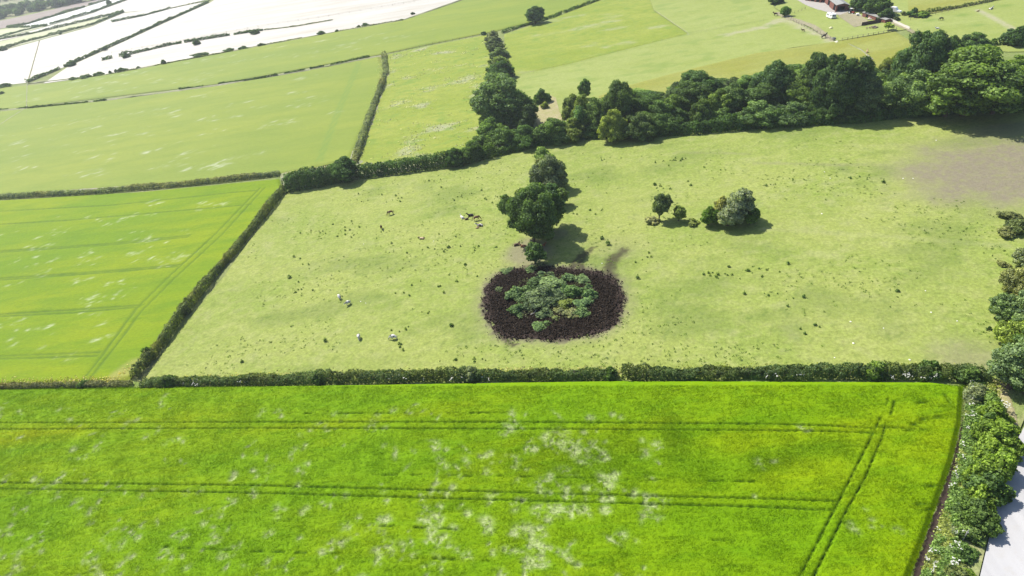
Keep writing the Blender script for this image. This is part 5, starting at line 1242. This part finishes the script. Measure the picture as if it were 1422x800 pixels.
def animal(px, py, kind, pose, head, coat_, lab, s=1.0, grp=None, mane=None):
    k = (kind, pose)
    if k not in ANIM: ANIM[k] = quad(kind, pose)
    g = G(px, py, 0.02); e = empty(kind, g); e.rotation_mode = 'QUATERNION'
    e.rotation_quaternion = TILT @ Quaternion((0, 0, 1), math.radians(head)); e.scale = (s, s, s)
    tag(e, lab, kind, grp)
    b = bpy.data.objects.new('body', ANIM[k]); COL.objects.link(b); b.parent = e
    if not b.data.materials: b.data.materials.append(COAT[coat_])
    b.material_slots[0].link = 'OBJECT'; b.material_slots[0].material = COAT[coat_]
    mc = COAT[mane or coat_]
    top = (1.05 if kind == 'cow' else 1.18) if pose != 'lie' else 0.42
    R_ = 0.52 if kind == 'cow' else 0.34
    end = max(0.08, top - 0.85)
    MB().tube([(-0.98, 0, top + .16), (-1.12, 0, top - .1), (-1.16, 0, (top + end) / 2 - .1), (-1.13, .03, end)], [.05, .055, .05 if kind == 'cow' else .09, .03], 6).build('tail', mc, e)
    hx, hz = {'graze': (1.30, .56), 'lie': (1.2, top + .68), 'stand': (1.36, top + .34) if kind == 'cow' else (1.2, top + .80)}[pose]
    for q in (-1, 1): MB().tube([(hx - .02, q * .07, hz - .03), (hx - .04, q * .13, hz + .08), (hx - .03, q * .15, hz + .17)], [.045, .04, .008], 5).build('ear', COAT[coat_], e)
    if kind != 'cow':
        pts = {'graze': [(.80, top + .36), (1.06, top + .02), (1.30, .62)], 'lie': [(.74, top + .42), (.92, top + .58), (1.10, top + .74)], 'stand': [(.72, top + .42), (.90, top + .64), (1.08, top + .84)]}[pose]
        MB().tube([(x, 0, z) for x, z in pts], [.05, .08, .05], 6).build('mane', mc, e)
    else:
        for q in (-1, 1): pass
    return e
HG = 'horses resting in the middle of the pasture'
animal(654, 300, 'horse', 'lie', 180, 'black', 'black horse lying at the top of the resting group, head to the left', 1.05, HG)
animal(642, 303, 'horse', 'lie', 120, 'white', 'white horse lying at the left of the resting group', 0.95, HG)
animal(648, 305, 'horse', 'lie', 10, 'bay', 'small dark brown foal lying next to the white horse', 0.72, HG)
animal(662, 306, 'horse', 'graze', 5, 'brown', 'brown horse standing and grazing in the resting group', 1.05, HG, 'black')
animal(667, 314, 'horse', 'lie', 178, 'pied', 'brown and white horse lying lowest in the resting group, dark head to the left', 1.1, HG, 'bay')
animal(663, 317, 'horse', 'lie', 0, 'tan', 'tan foal lying in front of the brown and white horse', 0.6, HG)
animal(543, 298, 'horse', 'graze', 205, 'brown', 'brown horse grazing alone left of the resting group', 1.0, None, 'black')
animal(530, 318, 'horse', 'stand', -80, 'bay', 'dark brown horse facing the camera, left of its grazing companion', 0.85, None, 'black')
animal(586, 332, 'horse', 'lie', 170, 'sandy', 'sandy backed foal lying alone below the brown grazing horse', 0.85)
CG = 'white and black patched cows in the lower pasture'
animal(472, 415, 'cow', 'graze', 120, 'spotted', 'nearly all white cow standing uppermost, left of its close companion', 0.85, CG)
animal(484, 423, 'cow', 'stand', -125, 'spotted2', 'white cow with a black patch close beside the uppermost cow', 0.85, CG)
animal(499, 470, 'cow', 'graze', -80, 'spotted', 'narrow looking white cow facing the camera, lower left', 0.85, CG)
animal(547, 471, 'cow', 'graze', 178, 'spotted2', 'white cow with a black shoulder patch seen side on, lowest and rightmost', 0.92, CG)
TG = 'brown horses resting under the largest pasture tree'
animal(717, 341, 'horse', 'lie', 5, 'bay', 'dark brown horse lying leftmost under the largest pasture tree', 0.95, TG)
animal(727, 343, 'horse', 'lie', 160, 'chestnut', 'chestnut horse lying in the middle under the largest pasture tree', 0.95, TG)
animal(753, 342, 'horse', 'lie', 0, 'chestnut', 'chestnut horse lying right of the trunk under the largest pasture tree', 0.95, TG)
PG = 'horses in the paddocks by the stables'
animal(1077, 22, 'horse', 'stand', 175, 'bay', 'dark horse standing left of the small paddock tree', 1.1, PG, 'black')
animal(1115, 44, 'horse', 'stand', 190, 'brown', 'small brown foal walking along the paddock fence', 0.8, PG)
animal(1144, 53, 'horse', 'stand', 5, 'black', 'black horse walking along the paddock fence near the corner', 1.15, PG)
animal(1204, 74, 'horse', 'stand', 60, 'tan', 'tan foal standing in the yellow grass behind the wood', 0.85, PG)
animal(1307, 28, 'horse', 'graze', 185, 'black', 'black horse in the top right paddock', 0.9, PG)
animal(1302, 40, 'horse', 'lie', 160, 'white', 'white horse lying in the top right paddock', 0.9, PG)
animal(1376, 13, 'horse', 'lie', 20, 'pied', 'pale brown patched horse lying by the far fence of the top right paddock', 1.1, PG)
animal(1358, 16, 'horse', 'lie', 0, 'brown', 'small brown foal lying left of the pale patched horse', 0.6, PG)
# ------------------------------------------------------------------ stables and yard
BRICK = simple('red_brick', (0.15, 0.065, 0.05), 0.9, 0.15, 0.3, 1.2, 0.3); GREYROOF = simple('grey_sheet_roof', (0.22, 0.22, 0.205), 0.75, 0.3, 0.12, 1.0); DARKIN = simple('painted_doorway_shade', (0.012, 0.011, 0.012), 0.9, 0.1)
WHITE = simple('white_paint', (0.80, 0.80, 0.78), 0.45, 0.4, 0.04); GLASSM = simple('dark_glass', (0.03, 0.04, 0.05), 0.1, 0.5, 0.1); RUB = simple('black_rubber', (0.02, 0.02, 0.02), 0.8, 0.2); DWOOD = simple('dark_tarred_boards', (0.06, 0.045, 0.04), 0.9, 0.1, 0.4, 2.0)
STEEL = simple('grey_steel', (0.3, 0.3, 0.31), 0.5, 0.5, 0.1)
def axis(p0, p1):
    a, b = G(*p0), G(*p1); d = b - a; return a, math.atan2(d.y, d.x), math.hypot(d.x, d.y)
def barn(name, p0, p1, depth, eave, ridge, label, bays, side=1, length=None, endopen=False):
    """p0 to p1 is the foot of the front wall; the building lies on its left-hand side (side=1)"""
    a, rz, L = axis(p0, p1); L = length or L
    e = empty(name, a, rz); tag(e, label, 'building')
    D = depth * side; y0 = D / 2; w = 0.25
    mb = MB(); n = len(bays); bw = L / n
    mb.box((L / 2, D, eave / 2 - .6), (L, w, eave + 1.2))
    for x in (w / 2, L - w / 2):
        if endopen and x > L / 2: mb.box((x, y0 + D * .32, eave / 2 - .6), (w, abs(D) * .34, eave + 1.2)); mb.box((x, y0 - D * .45, eave / 2 - .6), (w, abs(D) * .1, eave + 1.2)); mb.box((x, y0 - D * .12, eave - .2), (w, abs(D) * .56, .4))
        else: mb.box((x, y0, eave / 2 - .6), (w, abs(D) - w, eave + 1.2))
        mb.add([(x - w / 2, w * side, eave), (x + w / 2, w * side, eave), (x + w / 2, D, eave), (x - w / 2, D, eave), (x - w / 2, y0, ridge), (x + w / 2, y0, ridge)], [(0, 1, 5, 4), (2, 3, 4, 5), (1, 2, 5), (0, 4, 3)])
    for i, k in enumerate(bays):
        x = (i + .5) * bw
        if k == 'w': mb.box((x, 0, eave / 2 - .6), (bw, w, eave + 1.2))
        else:
            mb.box((x - bw * .42, 0, eave / 2 - .6), (bw * .16, w, eave + 1.2)); mb.box((x + bw * .42, 0, eave / 2 - .6), (bw * .16, w, eave + 1.2)); mb.box((x, 0, eave - .15), (bw * .68, w, .3))
            if k == 'd': MB().box((x, .22 * side, eave / 2 - .3), (bw * .68, .05, eave + .3)).build('door', DARKIN, e)  # near-black panel painted in for the shade inside the doorway
    mb.build('wall', BRICK, e)
    ov = .35
    for s_, nm in ((-1, 'roof'), (1, 'roof')):
        yo = y0 + s_ * (abs(D) / 2 + ov); zo = eave - (ridge - eave) * ov / (abs(D) / 2) + .06
        MB().add([(-ov, y0, ridge + .08), (L + ov, y0, ridge + .08), (L + ov, yo, zo), (-ov, yo, zo), (-ov, y0, ridge + .2), (L + ov, y0, ridge + .2), (L + ov, yo, zo + .12), (-ov, yo, zo + .12)],
                 [(0, 1, 2, 3), (4, 7, 6, 5), (0, 4, 5, 1), (2, 6, 7, 3), (1, 5, 6, 2), (0, 3, 7, 4)]).build(nm, GREYROOF, e)
    return e
barn('stable_block', (1138, -3), (1160, 17), 6.5, 2.6, 3.5, 'red brick stable block with a grey roof cut by the top of the picture', 'wdwdwd', 1, None, True)
barn('brick_shed', (1118, 1), (1139, 4), 5.0, 2.8, 3.6, 'brick shed with dark doorways at the top edge, left of the stable block', 'ddd', 1)
barn('brick_shed', (1197, 23), (1229, 32), 3.0, 1.9, 2.2, 'long low brick shed with a thin grey roof beside the garden trees', 'wdwwdww', 1)
def board_wall(p0, p1, h, m, label, name='board_fence', w=0.45):
    a, rz, L = axis(p0, p1); e = empty(name, a, rz); tag(e, label, 'fence'); n = int(L / w)
    pm = MB().box((0, 0, h / 2 - .2), (w * .93, .05, h + .4)).mesh('board', m); dz = (G(*p1).z - a.z) / L
    for i in range(n):
        c = bpy.data.objects.new('board', pm); COL.objects.link(c); c.parent = e; c.location = ((i + .5) * w, random.gauss(0, .01), (i + .5) * w * dz + random.gauss(0, .03))
    MB().tube([(0, .08, h * .75), (L, .08, h * .75 + L * dz)], [.05, .05], 4).build('rail', m, e)
board_wall((1196, 36), (1224, 31), 1.6, DWOOD, 'dark tarred board wall beside the rubble heap')
board_wall((1236, 29), (1263, 41), 1.1, simple('pale_boards', (0.52, 0.49, 0.44), 0.85, 0.2), 'pale board fence along the dirt track below the stables')
def caravan():
    a, rz, L = axis((1146.5, 24), (1159, 28.5)); e = empty('caravan', a, rz); tag(e, 'white touring caravan parked on the lawn by the stables', 'caravan')
    Lb, Wd, H0, H1 = 5.6, 2.3, 0.45, 2.55
    prof = [(0, .7), (.05, 1.5), (.35, 2.35), (.8, 2.55), (4.9, 2.6), (5.35, 2.35), (5.6, 1.4), (5.55, .6), (4.8, .42), (.6, .42)]
    n = len(prof); v = [(x, 0, z) for x, z in prof] + [(x, Wd, z) for x, z in prof]
    MB().add(v, [tuple(range(n)), tuple(range(2 * n - 1, n - 1, -1))] + [(i, i + n, (i + 1) % n + n, (i + 1) % n) for i in range(n)]).build('body', WHITE, e)
    for (x, w_) in ((.95, .8), (2.2, .6), (4.5, .9)): q = MB().box((x, -.02, 1.65), (w_, .04, .62)).build('window', GLASSM, e); MB().box((x, -.035, 1.99), (w_ + .1, .03, .05)).box((x, -.035, 1.31), (w_ + .1, .03, .05)).build('frame', STEEL, q)
    MB().box((5.57, Wd / 2, 1.75), (.05, 1.7, .6), 0).build('window', GLASSM, e); MB().box((0.12, Wd / 2, 1.75), (.06, 1.6, .6)).build('window', GLASSM, e)
    MB().box((3.3, -.02, 1.35), (.62, .05, 1.7)).build('door', simple('off_white_door', (0.68, 0.67, 0.64), 0.5, 0.4), e)
    MB().box((2.8, -.015, .85), (5.2, .03, .14)).build('stripe', STEEL, e); MB().box((2.3, Wd / 2, 2.66), (.6, .6, .14)).build('roof_vent', GLASSM, e)
    for y in (.12, Wd - .12):
        w_ = MB().tube([(2.8, y - .1, .33), (2.8, y + .1, .33)], [.33, .33], 14).build('wheel', RUB, e); MB().tube([(2.8, y - .12, .33), (2.8, y + .12, .33)], [.17, .17], 10).build('rim', STEEL, w_)
    MB().tube([(0.4, Wd / 2, .5), (-1.0, Wd / 2, .45)], [.06, .04], 6).build('hitch', STEEL, e)
caravan()
def trailer():
    a, rz, L = axis((1234, 17), (1249, 18)); e = empty('trailer', a, rz); tag(e, 'white boxy trailer behind the garden trees', 'trailer')
    prof = [(0, .6), (0, 2.3), (.6, 2.7), (2.6, 2.6), (3.4, 1.5), (5.2, 1.2), (5.4, .6)]; n = len(prof); Wd = 2.2
    MB().add([(x, 0, z) for x, z in prof] + [(x, Wd, z) for x, z in prof], [tuple(range(n)), tuple(range(2 * n - 1, n - 1, -1))] + [(i, i + n, (i + 1) % n + n, (i + 1) % n) for i in range(n)]).build('body', WHITE, e)
    MB().box((1.2, -.02, 1.7), (.9, .04, .6)).build('window', GLASSM, e)
    for x in (1.1, 4.3):
        for y in (.1, Wd - .1): MB().tube([(x, y - .1, .34), (x, y + .1, .34)], [.34, .34], 12).build('wheel', RUB, e)
trailer()
def tractor():
    a, rz, L = axis((1178, 19), (1185, 20)); e = empty('tractor', a, rz); tag(e, 'small dark red tractor parked at the end of the stable block', 'tractor')
    red = simple('dull_red_paint', (0.25, 0.045, 0.03), 0.5, 0.4)
    MB().box((2.0, .8, 1.0), (1.6, .7, .7), 0, .9).build('bonnet', red, e); MB().box((.6, .8, 1.0), (1.2, .9, .6)).build('chassis', red, e)
    MB().box((.6, .8, 1.9), (1.2, 1.1, 1.2), 0, .9).build('cab', GLASSM, e); MB().box((.6, .8, 2.55), (1.3, 1.2, .12)).build('cab_roof', WHITE, e)
    for x, r_ in ((.4, .7), (2.4, .42)):
        for y in (.1, 1.5): w_ = MB().tube([(x, y - .16, r_), (x, y + .16, r_)], [r_, r_], 14).build('wheel', RUB, e); MB().tube([(x, y - .18, r_), (x, y + .18, r_)], [r_ * .5, r_ * .5], 10).build('rim', WHITE, w_)
    MB().tube([(2.2, .8, 1.3), (2.2, .8, 2.0)], [.05, .05], 6).build('exhaust', STEEL, e)
tractor()
def heap(name, px, py, w, h, m, lab, cat, n=60, s=0.3, d=None):
    g = G(px, py); bm = bmesh.new(); r = random.Random(px)
    for i in range(n):
        q = abs(r.gauss(0, .45)); a = r.uniform(0, 6.28); x, y = q * w / 2 * math.cos(a), q * (d or w) / 2 * math.sin(a); z = h * max(0, 1 - q) * r.uniform(.3, 1)
        ms = bmesh.ops.create_icosphere(bm, subdivisions=1, radius=s * r.uniform(.5, 1.4))['verts']
        for v in ms: v.co = v.co * r.uniform(.8, 1.2); v.co.z *= .7; v.co += Vector((x, y, z))
    me = bpy.data.meshes.new(name); bm.to_mesh(me); bm.free(); me.materials.append(m)
    o = link(name, me); o.location = g; tag(o, lab, cat); return o
heap('rubble_heap', 1214, 39, 8, 1.0, simple('rubble', (0.27, 0.22, 0.18), 0.95, 0.1, 0.4), 'heap of brown rubble below the dark board wall', 'heap', 90, .3, 3.5)
heap('hay_heap', 1154, 39.5, 1.8, 0.8, simple('pale_hay', (0.62, 0.60, 0.38), 0.95, 0.1, 0.2), 'small heap of pale hay on the caravan lawn', 'heap', 26, .3)
heap('clutter_heap', 1191, 22, 2.4, 1.5, simple('white_plastic_sheet', (0.74, 0.74, 0.72), 0.5, 0.4, 0.06), 'white sheeted pile between the tractor and the low shed', 'heap', 14, .55)
heap('clutter_heap', 1207, 27, 2.6, 0.9, simple('pale_clutter', (0.60, 0.52, 0.46), 0.7, 0.2, 0.4), 'pale clutter in front of the low brick shed', 'heap', 16, .4)
heap('straw_heap', 1162, 59, 2.6, 0.7, simple('bleached_straw', (0.66, 0.62, 0.52), 0.95, 0.1, 0.15), 'bleached straw heap at the fence corner below the black horse', 'heap', 26, .35)
def trough():
    g = G(1157.5, 54.5); e = empty('trough', g, .5); tag(e, 'grey water trough by the paddock fence corner', 'trough'); mb = MB()
    for c, d in (((0, 0, .2), (1.8, .8, .1)), ((0, .4, .45), (1.8, .08, .6)), ((0, -.4, .45), (1.8, .08, .6)), ((.9, 0, .45), (.08, .88, .602)), ((-.9, 0, .45), (.08, .88, .602))): mb.box(c, d)
    mb.build('tank', STEEL, e); MB().box((0, 0, .58), (1.7, .7, .02)).build('water', GLASSM, e)
trough()
for (a, b, tp, w, k, c, l) in [
    (1187, 14, -4, 17, 'broad', (0.045, 0.075, 0.03), 'dark garden tree right of the stable block'),
    (1202, 16, -8, 24, 'broad', (0.038, 0.07, 0.022), 'second garden tree behind the low brick shed'),
    (1216, 22, -8, 28, 'broad', (0.05, 0.088, 0.024), 'biggest garden tree behind the low brick shed, touching the top edge'),
    (1229, 27, 12, 20, 'dome', (0.04, 0.07, 0.028), 'round dark garden bush left of the white trailer'),
    (1233, 42, 31, 11, 'hawthorn', (0.15, 0.19, 0.05), 'little pale tree beside the rubble heap'),
    (1089, 23, 9, 12, 'broad', (0.07, 0.125, 0.025), 'small round tree at the paddock corner beside the dark horse'),
    (1079, 4, -8, 20, 'dome', (0.04, 0.07, 0.025), 'dark bush at the top edge above the small paddock tree'),
    (1267, 22, 11, 13, 'dome', (0.035, 0.07, 0.025), 'dark round bush at the left corner of the top right paddock'),
    (1279, 23, 16, 18, 'dome', (0.09, 0.14, 0.03), 'bright low bush right of the dark round corner bush'),
    (1244, 28, 23, 10, 'dome', (0.06, 0.075, 0.035), 'low dark scrub at the foot of the pale board fence'),
    (1254, 21, 16, 6, 'tall', (0.08, 0.10, 0.04), 'spindly sapling near the dark round corner bush')]:
    plant(a, b, tp, w, k, c, l, 'bush' if k == 'dome' else 'garden_tree', cat='bush' if k == 'dome' else 'tree', fine=0)

# ------------------------------------------------------------------ air: pale haze that lightens the far fields
def haze():
    mb = MB(); x0, x1, y0, y1, z0, z1 = -1950, 950, -300, 2350, -195.0, 118.0
    mb.box(((x0 + x1) / 2, (y0 + y1) / 2, (z0 + z1) / 2), (x1 - x0, y1 - y0, z1 - z0))
    m = bpy.data.materials.new('air'); m.use_nodes = True; t = m.node_tree; t.nodes.clear()
    out = t.nodes.new('ShaderNodeOutputMaterial'); v = t.nodes.new('ShaderNodeVolumePrincipled')
    v.inputs['Color'].default_value = (0.86, 0.92, 1.0, 1); v.inputs['Density'].default_value = HAZE; v.inputs['Anisotropy'].default_value = 0.5
    t.links.new(v.outputs[0], out.inputs['Volume'])
    o = mb.build('haze', m); o['kind'] = 'stuff'; o['label'] = 'thin pale summer haze over the far fields'
HAZE = 0.00014
haze()
